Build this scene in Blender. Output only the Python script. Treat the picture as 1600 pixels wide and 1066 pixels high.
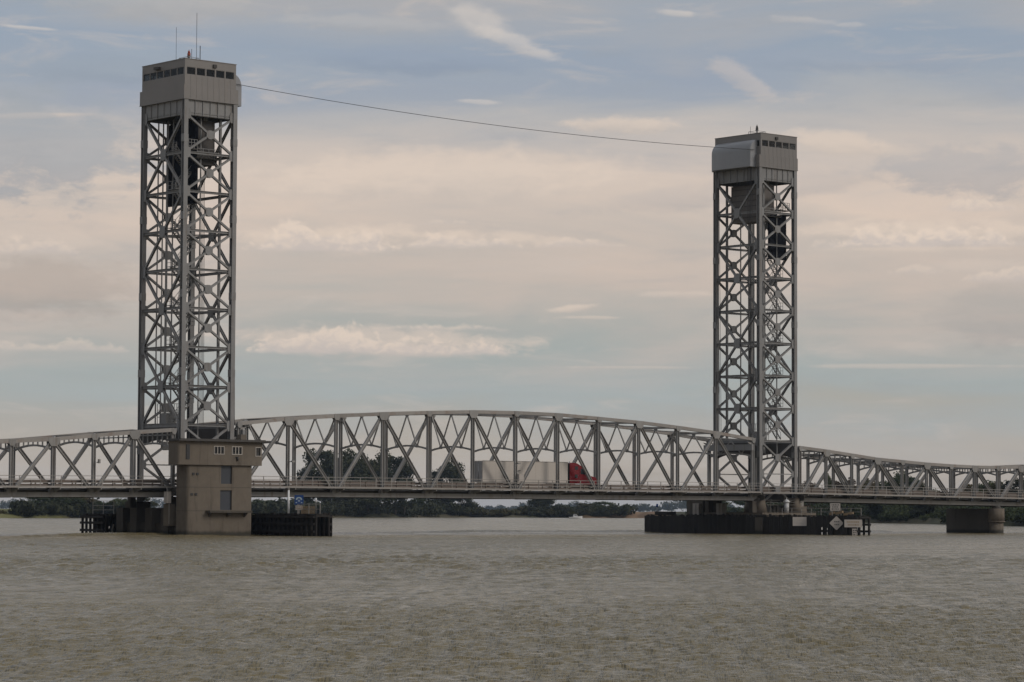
import bpy, math, random
import numpy as np
from mathutils import Vector, Matrix, Euler

random.seed(7)
RNG = np.random.default_rng(11)
SC = bpy.context.scene
COL = SC.collection
for o in list(bpy.data.objects):
    bpy.data.objects.remove(o)

# ------------------------------------------------------------------ camera
CAM = Vector((-210.3686, -295.2385, 3.265))
YAW, PITCH, ROLL, FPX = 0.7148, 0.0596, 0.0045, 4442.7
FWD0 = Vector((math.sin(YAW), math.cos(YAW), 0))
RGT0 = Vector((math.cos(YAW), -math.sin(YAW), 0))
fwd = FWD0 * math.cos(PITCH) + Vector((0, 0, math.sin(PITCH)))
up0 = Vector((0, 0, math.cos(PITCH))) - FWD0 * math.sin(PITCH)
rgt = RGT0 * math.cos(ROLL) + up0 * math.sin(ROLL)
upv = up0 * math.cos(ROLL) - RGT0 * math.sin(ROLL)
cd = bpy.data.cameras.new('camera')
cd.sensor_width = 36.0
cd.lens = FPX / 1600 * 36.0
cd.clip_start, cd.clip_end = 0.5, 60000
cam = bpy.data.objects.new('camera', cd)
COL.objects.link(cam)
cam.matrix_world = Matrix((
    (rgt.x, upv.x, -fwd.x, CAM.x), (rgt.y, upv.y, -fwd.y, CAM.y),
    (rgt.z, upv.z, -fwd.z, CAM.z), (0, 0, 0, 1)))
SC.camera = cam

# ------------------------------------------------------------------ render settings
SC.render.engine = 'CYCLES'
SC.cycles.use_denoising = True
SC.cycles.max_bounces = 5
SC.cycles.diffuse_bounces = 2
SC.cycles.glossy_bounces = 2
SC.cycles.transmission_bounces = 4
SC.cycles.volume_bounces = 0
SC.cycles.transparent_max_bounces = 12
SC.cycles.sample_clamp_indirect = 4
SC.view_settings.view_transform = 'Standard'
SC.view_settings.look = 'None'
SC.view_settings.exposure = 0.0
SC.view_settings.gamma = 1.0

# ------------------------------------------------------------------ sun
SUN_EL = math.radians(33)
sun_dir = Vector((0.45, -0.80, 0)).normalized() * math.cos(SUN_EL) + Vector((0, 0, math.sin(SUN_EL)))
sl = bpy.data.lights.new('sun', 'SUN')
sl.energy = 1.15
sl.angle = math.radians(24)
sl.color = (1.0, 0.92, 0.84)
sun = bpy.data.objects.new('sun', sl)
COL.objects.link(sun)
sun.rotation_euler = sun_dir.to_track_quat('Z', 'Y').to_euler()
sun.location = (0, -100, 150)


# ------------------------------------------------------------------ node helpers
class G:
    """tiny expression builder on a node tree"""
    def __init__(s, tree):
        s.t = tree; s.n = tree.nodes; s.l = tree.links

    def new(s, typ, **kw):
        nd = s.n.new(typ)
        for k, v in kw.items():
            setattr(nd, k, v)
        return nd

    def put(s, sock, v):
        if isinstance(v, bpy.types.NodeSocket):
            s.l.new(v, sock)
        elif v is not None:
            if sock.type == 'RGBA' and len(v) == 3:
                v = (*v, 1)
            sock.default_value = v

    def m(s, op, a, b=None, c=None, clamp=False):
        nd = s.new('ShaderNodeMath', operation=op, use_clamp=clamp)
        for i, v in enumerate((a, b, c)):
            if v is not None:
                s.put(nd.inputs[i], v)
        return nd.outputs[0]

    def vm(s, op, a, b=None):
        nd = s.new('ShaderNodeVectorMath', operation=op)
        s.put(nd.inputs[0], a)
        if b is not None:
            s.put(nd.inputs[1], b)
        return nd.outputs['Value'] if op in ('DOT_PRODUCT', 'LENGTH', 'DISTANCE') else nd.outputs[0]

    def noise(s, vec, scale, detail=4, rough=0.5, dist=0.0):
        nd = s.new('ShaderNodeTexNoise')
        s.put(nd.inputs['Vector'], vec)
        nd.inputs['Scale'].default_value = scale
        nd.inputs['Detail'].default_value = detail
        nd.inputs['Roughness'].default_value = rough
        nd.inputs['Distortion'].default_value = dist
        return nd.outputs[0]

    def smooth(s, v, a, b):
        nd = s.new('ShaderNodeMapRange', interpolation_type='SMOOTHSTEP')
        s.put(nd.inputs[0], v)
        nd.inputs[1].default_value = a; nd.inputs[2].default_value = b
        return nd.outputs[0]

    def mix(s, fac, a, b, blend='MIX'):
        nd = s.new('ShaderNodeMix', data_type='RGBA', blend_type=blend)
        s.put(nd.inputs[0], fac); s.put(nd.inputs[6], a); s.put(nd.inputs[7], b)
        return nd.outputs[2]

    def ramp(s, fac, stops):
        nd = s.new('ShaderNodeValToRGB')
        els = nd.color_ramp.elements
        while len(els) > 1:
            els.remove(els[-1])
        els[0].position = stops[0][0]; els[0].color = (*stops[0][1], 1)
        for p, c in stops[1:]:
            e = els.new(p); e.color = (*c, 1)
        s.put(nd.inputs[0], fac)
        return nd.outputs[0]

    def xyz(s, x, y, z):
        nd = s.new('ShaderNodeCombineXYZ')
        for i, v in enumerate((x, y, z)):
            s.put(nd.inputs[i], v)
        return nd.outputs[0]


# ------------------------------------------------------------------ world: hazy evening sky with thin cloud
world = bpy.data.worlds.new('World')
SC.world = world
world.use_nodes = True
world.cycles.sampling_method = 'NONE'      # the sky is soft: plain ray hits are enough
g = G(world.node_tree)
g.n.clear()
STR = 0.1
out = g.new('ShaderNodeOutputWorld')
bg = g.new('ShaderNodeBackground')
bg.inputs[1].default_value = STR
g.l.new(bg.outputs[0], out.inputs[0])
sky = g.new('ShaderNodeTexSky', sky_type='NISHITA')
sky.sun_disc = False
sky.sun_elevation = SUN_EL
sky.sun_rotation = math.atan2(sun_dir.x, sun_dir.y)
sky.air_density, sky.dust_density, sky.ozone_density = 1.0, 2.0, 1.0
tc = g.new('ShaderNodeTexCoord')
dirv = tc.outputs['Generated']
su = g.vm('DOT_PRODUCT', dirv, tuple(RGT0))
sf = g.vm('DOT_PRODUCT', dirv, tuple(FWD0))
sep = g.new('ShaderNodeSeparateXYZ'); g.l.new(dirv, sep.inputs[0])
sv = sep.outputs[2]
front = g.smooth(sf, 0.2, 0.6)
# streaky layered veil
vecA = g.vm('MULTIPLY', dirv, (7.0, 7.0, 46.0))
nA = g.noise(vecA, 1.0, 5, 0.55, 0.4)
vecB = g.vm('MULTIPLY', dirv, (22.0, 22.0, 120.0))
nB = g.noise(vecB, 1.0, 6, 0.6, 0.6)
vecC = g.vm('MULTIPLY', dirv, (55.0, 55.0, 150.0))
nC = g.noise(vecC, 1.0, 8, 0.62, 0.3)
vw = g.m('ADD', sv, g.m('MULTIPLY', g.m('SUBTRACT', nA, 0.5), 0.062))
veil = g.ramp(g.m('MULTIPLY', vw, 2.0, clamp=True), [
    (0.006, (0.56, 0.485, 0.415)), (0.026, (0.54, 0.475, 0.415)), (0.053, (0.47, 0.44, 0.405)), (0.071, (0.42, 0.425, 0.41)),
    (0.089, (0.395, 0.43, 0.43)), (0.116, (0.455, 0.44, 0.415)), (0.157, (0.60, 0.50, 0.435)), (0.188, (0.635, 0.525, 0.45)),
    (0.224, (0.70, 0.575, 0.485)), (0.247, (0.66, 0.555, 0.48)), (0.269, (0.50, 0.47, 0.455)), (0.292, (0.36, 0.39, 0.445)),
    (0.314, (0.325, 0.37, 0.445)), (0.337, (0.37, 0.395, 0.44)), (0.365, (0.41, 0.41, 0.425)), (0.50, (0.38, 0.39, 0.42)), (1.0, (0.40, 0.42, 0.46))])
clear = g.mix(1.0, sky.outputs[0], (STR * 1.05,) * 3, 'MULTIPLY')
cover = g.m('ADD', 0.88, g.m('MULTIPLY', g.m('SUBTRACT', nA, 0.5), 0.9), clamp=True)
colr = g.mix(cover, clear, veil)
# soft lighter streaks everywhere
st = g.m('MULTIPLY', g.smooth(nB, 0.52, 0.78), 0.5)
colr = g.mix(st, colr, (0.60, 0.525, 0.47))
dk = g.m('MULTIPLY', g.smooth(nB, 0.48, 0.25), 0.22)
colr = g.mix(dk, colr, (0.33, 0.35, 0.375))


def sky_px(x, y):
    return (x - 800) / FPX, (798 + ROLL * (x - 800) - y) / FPX


# banks of cloud and vignette-like edge patches: x, y, half width, half height (pixels of arc), tilt, strength, noise share, colour
W1, W2, W3 = (0.74, 0.615, 0.515), (0.68, 0.575, 0.495), (0.66, 0.60, 0.55)
BANKS = [
    (520, 374, 210, 30, -0.02, 0.55, 2.2, W1), (740, 374, 160, 17, 0.03, 0.5, 2.0, W1),
    (1450, 370, 280, 26, 0.00, 0.55, 2.0, W1), (1545, 425, 120, 20, 0.0, 0.3, 2.2, W2),
    (570, 534, 330, 28, 0.02, 0.5, 2.2, W2), (80, 385, 130, 28, 0.05, 0.35, 2.0, W2),
    (900, 482, 46, 8, -0.1, 0.5, 2.2, W1), (930, 497, 60, 4, 0.0, 0.32, 2.0, W1),
    (745, 40, 62, 34, 0.30, 0.42, 1.3, W3), (795, 70, 85, 15, 0.36, 0.42, 1.9, W3), (1160, 130, 75, 24, 0.55, 0.26, 2.4, W1),
    (1050, 28, 50, 8, 0.08, 0.5, 1.5, W3), (1250, 42, 60, 8, 0.1, 0.22, 2.4, W3), (1320, 50, 30, 5, 0.0, 0.22, 1.9, W3),
    (740, 162, 42, 5, 0.05, 0.4, 1.5, W3), (70, 192, 110, 6, -0.05, 0.5, 1.3, W1),
    (970, 198, 130, 17, 0.02, 0.5, 1.8, W1), (1310, 232, 115, 24, 0.12, 0.5, 1.8, W1),
    (690, 285, 430, 62, -0.03, 0.55, 1.5, (0.74, 0.62, 0.525)), (240, 20, 260, 30, 0.02, 0.4, 2.2, (0.47, 0.455, 0.44)), (560, 45, 190, 16, 0.03, 0.35, 1.8, (0.50, 0.485, 0.475)),
    (1180, 300, 330, 26, -0.10, 0.35, 1.6, (0.50, 0.455, 0.43)), (150, 300, 190, 12, -0.08, 0.35, 1.6, (0.58, 0.52, 0.47)),
    (1420, 395, 200, 8, 0.0, 0.35, 1.5, W1), (60, 60, 50, 4, 0.05, 0.45, 1.5, W3),
    (640, 100, 230, 26, 0.02, 0.45, 1.4, (0.30, 0.355, 0.445)), (1330, 105, 230, 24, 0.02, 0.35, 1.4, (0.33, 0.375, 0.455)), (180, 120, 200, 30, -0.02, 0.3, 1.4, (0.31, 0.36, 0.42)),
    (70, 240, 230, 95, 0.0, 0.5, 2.4, (0.355, 0.385, 0.42)), (1520, 275, 210, 50, 0.0, 0.42, 2.4, (0.42, 0.415, 0.425)), (70, 455, 190, 60, 0.0, 0.4, 1.6, (0.42, 0.365, 0.325)), (1560, 500, 160, 60, 0.0, 0.35, 1.6, (0.42, 0.39, 0.365)),  # broad edge patches: cloud tone, partly darkened to imitate lens vignetting
    (1060, 462, 90, 9, 0.0, 0.4, 1.8, W2), (1420, 575, 220, 5, 0.0, 0.3, 1.5, W2), (980, 575, 130, 4, 0.0, 0.25, 1.5, W2)]
vecE = g.vm('MULTIPLY', dirv, (75.0, 75.0, 170.0))
nE = g.noise(vecE, 1.0, 9, 0.66, 0.25)
nD = g.m('SUBTRACT', g.m('ADD', g.m('MULTIPLY', nC, 0.45), g.m('MULTIPLY', nE, 0.55)), 0.5)
for (bx, by, rx, ry, tilt, stg, ns, cc) in BANKS:
    u0, v0 = sky_px(bx, by)
    du = g.m('SUBTRACT', su, u0)
    dv = g.m('SUBTRACT', sv, v0)
    ct, stt = math.cos(tilt), math.sin(tilt)
    a = g.m('MULTIPLY_ADD', du, ct * FPX / rx, g.m('MULTIPLY', dv, -stt * FPX / rx))
    b = g.m('MULTIPLY_ADD', du, stt * FPX / ry, g.m('MULTIPLY', dv, ct * FPX / ry))
    d2 = g.m('ADD', g.m('MULTIPLY', a, a), g.m('MULTIPLY', b, b))
    mk = g.m('ADD', g.m('SUBTRACT', 1.0, g.m('SQRT', d2)), g.m('MULTIPLY', nD, ns * 1.3))
    mk = g.m('MULTIPLY', g.m('MULTIPLY', g.smooth(mk, 0.0, 0.62), min(1.0, stg * 1.25)), front)
    sh = g.smooth(g.m('ADD', b, g.m('MULTIPLY', nD, 2.5)), -0.75, 0.35)
    colr = g.mix(mk, colr, g.mix(sh, tuple(x * f_ for x, f_ in zip(cc, (0.80, 0.83, 0.87))), cc))
# rows of small cumulus with flat bases and lumpy tops: x range, base y, height, strength, lean of the height profile
CUMULUS = [(372, 650, 394, 52, 0.8, -0.15), (600, 822, 388, 30, 0.7, 0.2), (830, 990, 386, 16, 0.5, -0.3), (372, 856, 554, 50, 0.72, -0.55),
           (560, 800, 516, 12, 0.5, 0.0), (1246, 1640, 391, 38, 0.8, 0.1), (1446, 1584, 336, 30, 0.6, 0.3), (-40, 138, 402, 40, 0.5, 0.2),
           (1486, 1640, 446, 34, 0.5, 0.1), (-40, 216, 552, 30, 0.4, 0.2), (1370, 1470, 432, 16, 0.35, 0.0), (640, 760, 352, 10, 0.4, 0.0)]
uP = g.m('MULTIPLY', su, FPX)
vP = g.m('MULTIPLY', sv, FPX)
lump = g.noise(g.xyz(g.m('MULTIPLY', uP, 1 / 58.0), g.m('MULTIPLY', vP, 1 / 60.0), 3.7), 1.0, 2, 0.5, 0.3)
puff = g.noise(g.xyz(g.m('MULTIPLY', uP, 1 / 17.0), g.m('MULTIPLY', vP, 1 / 12.0), 9.1), 1.0, 7, 0.60, 0.5)
for (xa, xb, yb_, H, stg, lean) in CUMULUS:
    xc, hw = (xa + xb) / 2, (xb - xa) / 2
    u0, v0 = sky_px(xc, yb_)
    un = g.m('MULTIPLY', g.m('SUBTRACT', uP, u0 * FPX), 1 / hw)
    env = g.m('SUBTRACT', 1.0, g.m('POWER', g.m('ABSOLUTE', un), 2.4), clamp=True)
    env = g.m('MULTIPLY', env, g.m('MAXIMUM', g.m('MULTIPLY_ADD', un, lean, 1.0), 0.1))
    top = g.m('MULTIPLY', g.m('MULTIPLY', env, H), g.m('MULTIPLY_ADD', g.smooth(lump, 0.30, 0.70), 0.80, 0.42))
    hgt = g.m('SUBTRACT', vP, v0 * FPX)
    edge = g.m('ADD', g.m('SUBTRACT', top, hgt), g.m('MULTIPLY', g.m('SUBTRACT', puff, 0.5), 0.62 * H + 6))
    mk = g.m('MULTIPLY', g.smooth(edge, -1.0, 0.22 * H + 3.0), g.smooth(g.m('ADD', hgt, g.m('MULTIPLY', g.m('SUBTRACT', nE, 0.5), 14.0)), -4.0, 5.0))
    mk = g.m('MULTIPLY', g.m('MULTIPLY', mk, g.smooth(env, 0.0, 0.25)), front)
    lit = g.smooth(g.m('ADD', g.m('MULTIPLY', g.m('SUBTRACT', hgt, g.m('MULTIPLY', top, 0.35)), 1.0 / H), g.m('MULTIPLY', g.m('SUBTRACT', puff, 0.5), 1.6)), -0.35, 0.45)
    tint = g.mix(lit, (0.585, 0.515, 0.475), (0.775, 0.645, 0.54))
    colr = g.mix(g.m('MULTIPLY', mk, stg), colr, tint)
final = g.mix(1.0, colr, (1 / STR,) * 3, 'MULTIPLY')
g.l.new(final, bg.inputs[0])

# ------------------------------------------------------------------ materials
MATS = {}


def mat(name, col, rough=0.6, var=0.12, scale=0.6, dirt=None, dirt_amt=0.4, metal=0.0, streak=False, bump=0.0,
        bump_scale=8.0, obj_var=0.10, spec=0.4, tide=None):
    if name in MATS:
        return MATS[name]
    mt = bpy.data.materials.new(name)
    mt.use_nodes = True
    k = G(mt.node_tree)
    bs = k.n['Principled BSDF']
    geo = k.new('ShaderNodeNewGeometry')
    pos = geo.outputs['Position']
    n1 = k.noise(pos, scale, 5, 0.6)
    n2 = k.noise(pos, scale * 6, 4, 0.6)
    val = k.m('ADD', 1.0, k.m('MULTIPLY', k.m('SUBTRACT', n1, 0.5), var * 4))
    val = k.m('ADD', val, k.m('MULTIPLY', k.m('SUBTRACT', n2, 0.5), var * 2))
    oi = k.new('ShaderNodeObjectInfo')
    val = k.m('ADD', val, k.m('MULTIPLY', k.m('SUBTRACT', oi.outputs['Random'], 0.5), obj_var * 2))
    c = k.mix(1.0, col, k.xyz(val, val, val), 'MULTIPLY')
    if dirt is not None:
        pv = k.vm('MULTIPLY', pos, (1.6, 1.6, 0.18) if streak else (0.5, 0.5, 0.5))
        n3 = k.noise(pv, 1.0, 6, 0.65, 0.2)
        c = k.mix(k.m('MULTIPLY', k.smooth(n3, 0.50, 0.72), dirt_amt), c, dirt)
    if tide is not None:     # wet algae band left by the tide
        sp = k.new('ShaderNodeSeparateXYZ'); k.l.new(pos, sp.inputs[0])
        n4 = k.noise(k.vm('MULTIPLY', pos, (1.2, 1.2, 0.3)), 1.0, 5, 0.6)
        c = k.mix(k.m('MULTIPLY', k.smooth(k.m('SUBTRACT', sp.outputs[2], k.m('MULTIPLY', n4, 0.7)), 0.45, -0.05), 0.8), c, tide)
    k.l.new(c, bs.inputs['Base Color'])
    bs.inputs['Roughness'].default_value = rough
    bs.inputs['Metallic'].default_value = metal
    bs.inputs['Specular IOR Level'].default_value = spec
    if bump:
        bp = k.new('ShaderNodeBump')
        bp.inputs['Strength'].default_value = bump
        bp.inputs['Distance'].default_value = 0.05
        k.l.new(k.noise(pos, bump_scale, 5, 0.6), bp.inputs['Height'])
        k.l.new(bp.outputs[0], bs.inputs['Normal'])
    MATS[name] = mt
    return mt


STEEL = mat('steel_paint', (0.262, 0.254, 0.24), 0.55, 0.10, 0.35, (0.15, 0.105, 0.078), 0.6, streak=True)
STEEL_T = mat('tower_steel_paint', (0.22, 0.218, 0.213), 0.55, 0.09, 0.3, (0.135, 0.105, 0.082), 0.55, streak=True)
CHORD = mat('chord_paint', (0.285, 0.265, 0.242), 0.6, 0.10, 0.4, (0.20, 0.115, 0.075), 0.55)
PANEL = mat('house_panel_paint', (0.205, 0.192, 0.18), 0.5, 0.06, 0.25, (0.23, 0.20, 0.175), 0.3, streak=True, obj_var=0.05)
HOOD = mat('hood_paint', (0.27, 0.275, 0.283), 0.32, 0.05, 0.25, (0.22, 0.22, 0.22), 0.25, streak=True, obj_var=0.04)
WEIGHT = mat('counterweight_paint', (0.075, 0.068, 0.062), 0.7, 0.10, 0.3, (0.05, 0.05, 0.05), 0.4, streak=True)
WEIGHT_R = mat('counterweight_lit_paint', (0.14, 0.125, 0.112), 0.7, 0.10, 0.3, (0.07, 0.065, 0.06), 0.4, streak=True)  # lighter copy for the right block: its lit face put into colour
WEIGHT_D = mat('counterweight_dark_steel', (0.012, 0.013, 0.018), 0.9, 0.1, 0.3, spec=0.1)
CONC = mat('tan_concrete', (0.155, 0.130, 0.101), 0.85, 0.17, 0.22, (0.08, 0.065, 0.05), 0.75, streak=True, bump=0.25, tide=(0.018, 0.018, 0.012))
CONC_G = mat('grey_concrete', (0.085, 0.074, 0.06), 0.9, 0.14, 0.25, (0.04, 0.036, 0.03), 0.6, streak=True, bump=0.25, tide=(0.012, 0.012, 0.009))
TIMBER = mat('creosote_timber', (0.020, 0.017, 0.015), 0.85, 0.2, 0.8, (0.035, 0.03, 0.024), 0.4, obj_var=0.3)
ASPH = mat('asphalt', (0.055, 0.054, 0.052), 0.9, 0.15, 0.5)
DECKST = mat('floor_steel', (0.10, 0.093, 0.082), 0.7, 0.15, 0.5, (0.05, 0.04, 0.032), 0.5)
GUARD = mat('weathered_guardrail', (0.15, 0.12, 0.098), 0.6, 0.15, 0.4, (0.11, 0.07, 0.05), 0.5)
RAILM = mat('railing_paint', (0.28, 0.26, 0.235), 0.5, 0.1, 0.5)
ROPE = mat('wire_rope', (0.03, 0.03, 0.03), 0.5, 0.1)
ROOFD = mat('dark_roofing', (0.07, 0.065, 0.06), 0.85, 0.12)
WFRAME = mat('white_frame', (0.40, 0.37, 0.33), 0.5, 0.05)
SLATE = mat('slate_shutter', (0.045, 0.05, 0.06), 0.45, 0.06, 0.5, obj_var=0.03)
RED = mat('truck_red', (0.17, 0.006, 0.012), 0.3, 0.03, obj_var=0.0)
TRAIL = mat('trailer_white', (0.53, 0.485, 0.43), 0.4, 0.03, 0.3, (0.45, 0.39, 0.33), 0.25, streak=True, obj_var=0.02)
TRAIL_R = mat('trailer_door', (0.35, 0.34, 0.33), 0.45, 0.04)
BLACK = mat('black_rubber', (0.015, 0.015, 0.015), 0.8, 0.05)
CHROME = mat('bright_metal', (0.55, 0.55, 0.55), 0.25, 0.03, metal=0.9)
SIGNW = mat('sign_white', (0.44, 0.40, 0.36), 0.5, 0.07, 1.0, (0.38, 0.32, 0.26), 0.3)
SIGNB = mat('sign_blue', (0.012, 0.06, 0.22), 0.45, 0.05)
SIGNO = mat('sign_orange', (0.45, 0.19, 0.05), 0.5, 0.05)
SIGNK = mat('sign_black', (0.03, 0.03, 0.03), 0.5, 0.05)
SYMW = mat('sign_symbol', (0.55, 0.66, 0.68), 0.5, 0.05)
TANK = mat('galvanised_tank', (0.55, 0.55, 0.54), 0.35, 0.06)
TANW = mat('tan_timber', (0.27, 0.19, 0.11), 0.8, 0.12)
REDL = mat('beacon_red', (0.30, 0.06, 0.03), 0.4, 0.03)
BARK = mat('bark', (0.045, 0.036, 0.028), 0.9, 0.2)
BOATW = mat('boat_white', (0.75, 0.75, 0.74), 0.35, 0.03)


def glass_mat():
    mt = bpy.data.materials.new('window_glass')
    mt.use_nodes = True
    k = G(mt.node_tree)
    bs = k.n['Principled BSDF']
    bs.inputs['Base Color'].default_value = (0.02, 0.022, 0.024, 1)
    bs.inputs['Roughness'].default_value = 0.08
    tr = k.new('ShaderNodeBsdfTransparent')
    tr.inputs[0].default_value = (0.72, 0.74, 0.74, 1)
    mx = k.new('ShaderNodeMixShader')
    mx.inputs[0].default_value = 0.38
    k.l.new(tr.outputs[0], mx.inputs[1]); k.l.new(bs.outputs[0], mx.inputs[2])
    k.l.new(mx.outputs[0], k.n['Material Output'].inputs[0])
    return mt


GLASS = glass_mat()
DGLASS = mat('dark_glass', (0.02, 0.022, 0.026), 0.1, 0.02, obj_var=0.0, spec=0.5)


def leaf_mat(name, col, col2):
    mt = bpy.data.materials.new(name)
    mt.use_nodes = True
    k = G(mt.node_tree)
    bs = k.n['Principled BSDF']
    geo = k.new('ShaderNodeNewGeometry')
    oi = k.new('ShaderNodeObjectInfo')
    n1 = k.noise(geo.outputs['Position'], 0.28, 4, 0.6)
    f = k.smooth(k.m('ADD', n1, k.m('MULTIPLY', k.m('SUBTRACT', oi.outputs['Random'], 0.5), 0.25)), 0.35, 0.68)
    c = k.mix(f, col, col2)
    k.l.new(c, bs.inputs['Base Color'])
    bs.inputs['Roughness'].default_value = 0.7
    bs.inputs['Specular IOR Level'].default_value = 0.2
    tl = k.new('ShaderNodeBsdfTranslucent')
    k.l.new(c, tl.inputs[0])
    mx = k.new('ShaderNodeMixShader'); mx.inputs[0].default_value = 0.25
    k.l.new(bs.outputs[0], mx.inputs[1]); k.l.new(tl.outputs[0], mx.inputs[2])
    k.l.new(mx.outputs[0], k.n['Material Output'].inputs[0])
    return mt


LEAF_D = leaf_mat('leaf_dark', (0.028, 0.034, 0.02), (0.075, 0.08, 0.042))
LEAF_G = leaf_mat('leaf_green', (0.042, 0.056, 0.022), (0.085, 0.098, 0.04))
LEAF_O = leaf_mat('leaf_olive', (0.06, 0.06, 0.025), (0.11, 0.085, 0.04))
LEAF_B = leaf_mat('leaf_brown', (0.075, 0.052, 0.03), (0.11, 0.075, 0.045))


# ------------------------------------------------------------------ mesh helpers
def V(*a):
    return Vector(a)


WORLD_LOC = {}


def wl(o):
    return WORLD_LOC.get(o.name, Vector((0, 0, 0))) if o else Vector((0, 0, 0))


def tag(o, label=None, cat=None, group=None, kind=None):
    if label: o['label'] = label
    if cat: o['category'] = cat
    if group: o['group'] = group
    if kind: o['kind'] = kind
    return o


def thing(name, label, cat, loc, group=None):
    o = bpy.data.objects.new(name, None)
    COL.objects.link(o)
    o.location = loc
    o.empty_display_size = 0.5
    WORLD_LOC[o.name] = Vector(loc)
    return tag(o, label, cat, group)


def link(name, mesh, parent, loc):
    o = bpy.data.objects.new(name, mesh)
    COL.objects.link(o)
    o.location = Vector(loc) - wl(parent)
    if parent:
        o.parent = parent
    WORLD_LOC[o.name] = Vector(loc)
    return o


class MB:
    def __init__(s):
        s.v = []; s.f = []; s.smooth = []

    def add(s, vs, fs, smooth=False):
        b = len(s.v)
        s.v += [Vector(p) for p in vs]
        s.f += [tuple(b + i for i in f) for f in fs]
        s.smooth += [smooth] * len(fs)
        return s

    def box(s, c, size, rot=None):
        hx, hy, hz = size[0] / 2, size[1] / 2, size[2] / 2
        vs = [V(x, y, z) for z in (-hz, hz) for y in (-hy, hy) for x in (-hx, hx)]
        if rot is not None:
            vs = [rot @ p for p in vs]
        c = Vector(c)
        return s.add([p + c for p in vs], [(0, 2, 3, 1), (4, 5, 7, 6), (0, 1, 5, 4), (2, 6, 7, 3), (0, 4, 6, 2), (1, 3, 7, 5)])

    def lohi(s, lo, hi):
        lo, hi = Vector(lo), Vector(hi)
        return s.box((lo + hi) / 2, hi - lo)

    def beam(s, p0, p1, w, d, side=None):
        p0, p1 = Vector(p0), Vector(p1)
        R = frame(p1 - p0, side)
        return s.box((p0 + p1) / 2, (w, d, (p1 - p0).length), R)

    def cyl(s, p0, p1, r0, r1=None, n=10, caps=True):
        p0, p1 = Vector(p0), Vector(p1)
        r1 = r0 if r1 is None else r1
        R = frame(p1 - p0)
        vs = []
        for p, r in ((p0, r0), (p1, r1)):
            for i in range(n):
                a = 2 * math.pi * i / n
                vs.append(p + R @ V(r * math.cos(a), r * math.sin(a), 0))
        s.add(vs, [(i, (i + 1) % n, n + (i + 1) % n, n + i) for i in range(n)], True)
        if caps:
            b = len(s.v) - 2 * n
            s.f += [tuple(b + i for i in reversed(range(n))), tuple(b + n + i for i in range(n))]
            s.smooth += [False, False]
        return s

    def prism(s, poly, vec, smooth=False):
        poly = [Vector(p) for p in poly]; vec = Vector(vec); n = len(poly)
        s.add(poly + [p + vec for p in poly], [(i, (i + 1) % n, n + (i + 1) % n, n + i) for i in range(n)], smooth)
        b = len(s.v) - 2 * n
        s.f += [tuple(b + i for i in reversed(range(n))), tuple(b + n + i for i in range(n))]
        s.smooth += [False, False]
        return s

    def tube(s, pts, r, n=6):
        for a, b in zip(pts[:-1], pts[1:]):
            s.cyl(a, b, r, r, n, True)
        return s

    def mesh(s, name, material, origin=(0, 0, 0)):
        me = bpy.data.meshes.new(name)
        o = Vector(origin)
        me.from_pydata([tuple(p - o) for p in s.v], [], s.f)
        me.polygons.foreach_set('use_smooth', s.smooth)
        me.materials.append(material)
        me.update()
        return me

    def build(s, name, material, parent=None, origin=None):
        if origin is None:
            origin = wl(parent) if parent else sum(s.v, Vector()) / len(s.v)
        o = link(name, s.mesh(name, material, origin), parent, origin)
        import bmesh as _bm
        b = _bm.new(); b.from_mesh(o.data); _bm.ops.recalc_face_normals(b, faces=b.faces); b.to_mesh(o.data); b.free()
        return o


def frame(d, side=None):
    """rotation whose z runs along d; x is as close to 'side' as it can be"""
    z = Vector(d).normalized()
    ref = Vector(side) if side is not None else (V(0, 0, 1) if abs(z.z) < 0.95 else V(1, 0, 0))
    x = ref - z * ref.dot(z)
    if x.length < 1e-5:
        ref = V(0, 1, 0); x = ref - z * ref.dot(z)
    x.normalize()
    y = z.cross(x)
    return Matrix((x, y, z)).transposed()


UNIT = {}


def unit_mesh(kind, material):
    key = (kind, material.name)
    if key in UNIT:
        return UNIT[key]
    b = MB()
    if kind == 'box':
        b.box((0, 0, 0), (1, 1, 1))
    elif kind == 'h':      # flanges face x
        t, w = 0.16, 0.14
        b.prism([V(-.5, -.5, -.5), V(-.5 + t, -.5, -.5), V(-.5 + t, -w / 2, -.5), V(.5 - t, -w / 2, -.5), V(.5 - t, -.5, -.5), V(.5, -.5, -.5),
                 V(.5, .5, -.5), V(.5 - t, .5, -.5), V(.5 - t, w / 2, -.5), V(-.5 + t, w / 2, -.5), V(-.5 + t, .5, -.5), V(-.5, .5, -.5)], (0, 0, 1))
    elif kind == 'rod':
        b.cyl((0, 0, -.5), (0, 0, .5), .5, n=8)
    elif kind == 'gusset':  # octagonal plate in x-z, unit thickness y
        c = 0.28
        b.prism([V(-.5 + c, -.5, -.5), V(.5 - c, -.5, -.5), V(.5, -.5, -.5 + c), V(.5, -.5, .5 - c), V(.5 - c, -.5, .5), V(-.5 + c, -.5, .5),
                 V(-.5, -.5, .5 - c), V(-.5, -.5, -.5 + c)], (0, 1, 0))
    elif kind == 'node':    # plate, square above and chamfered below
        b.prism([V(-.28, -.5, -.5), V(.28, -.5, -.5), V(.5, -.5, -.05), V(.5, -.5, .5), V(-.5, -.5, .5), V(-.5, -.5, -.05)], (0, 1, 0))
    elif kind == 'bracket':
        b.prism([V(-.5, -.5, .5), V(-.5, .5, .5), V(-.5, .1, -.5), V(-.5, -.2, -.5)], (1, 0, 0))
    me = b.mesh('unit_' + kind, material)
    import bmesh as _bm
    q = _bm.new(); q.from_mesh(me); _bm.ops.recalc_face_normals(q, faces=q.faces); q.to_mesh(me); q.free()
    UNIT[key] = me
    return me


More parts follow.
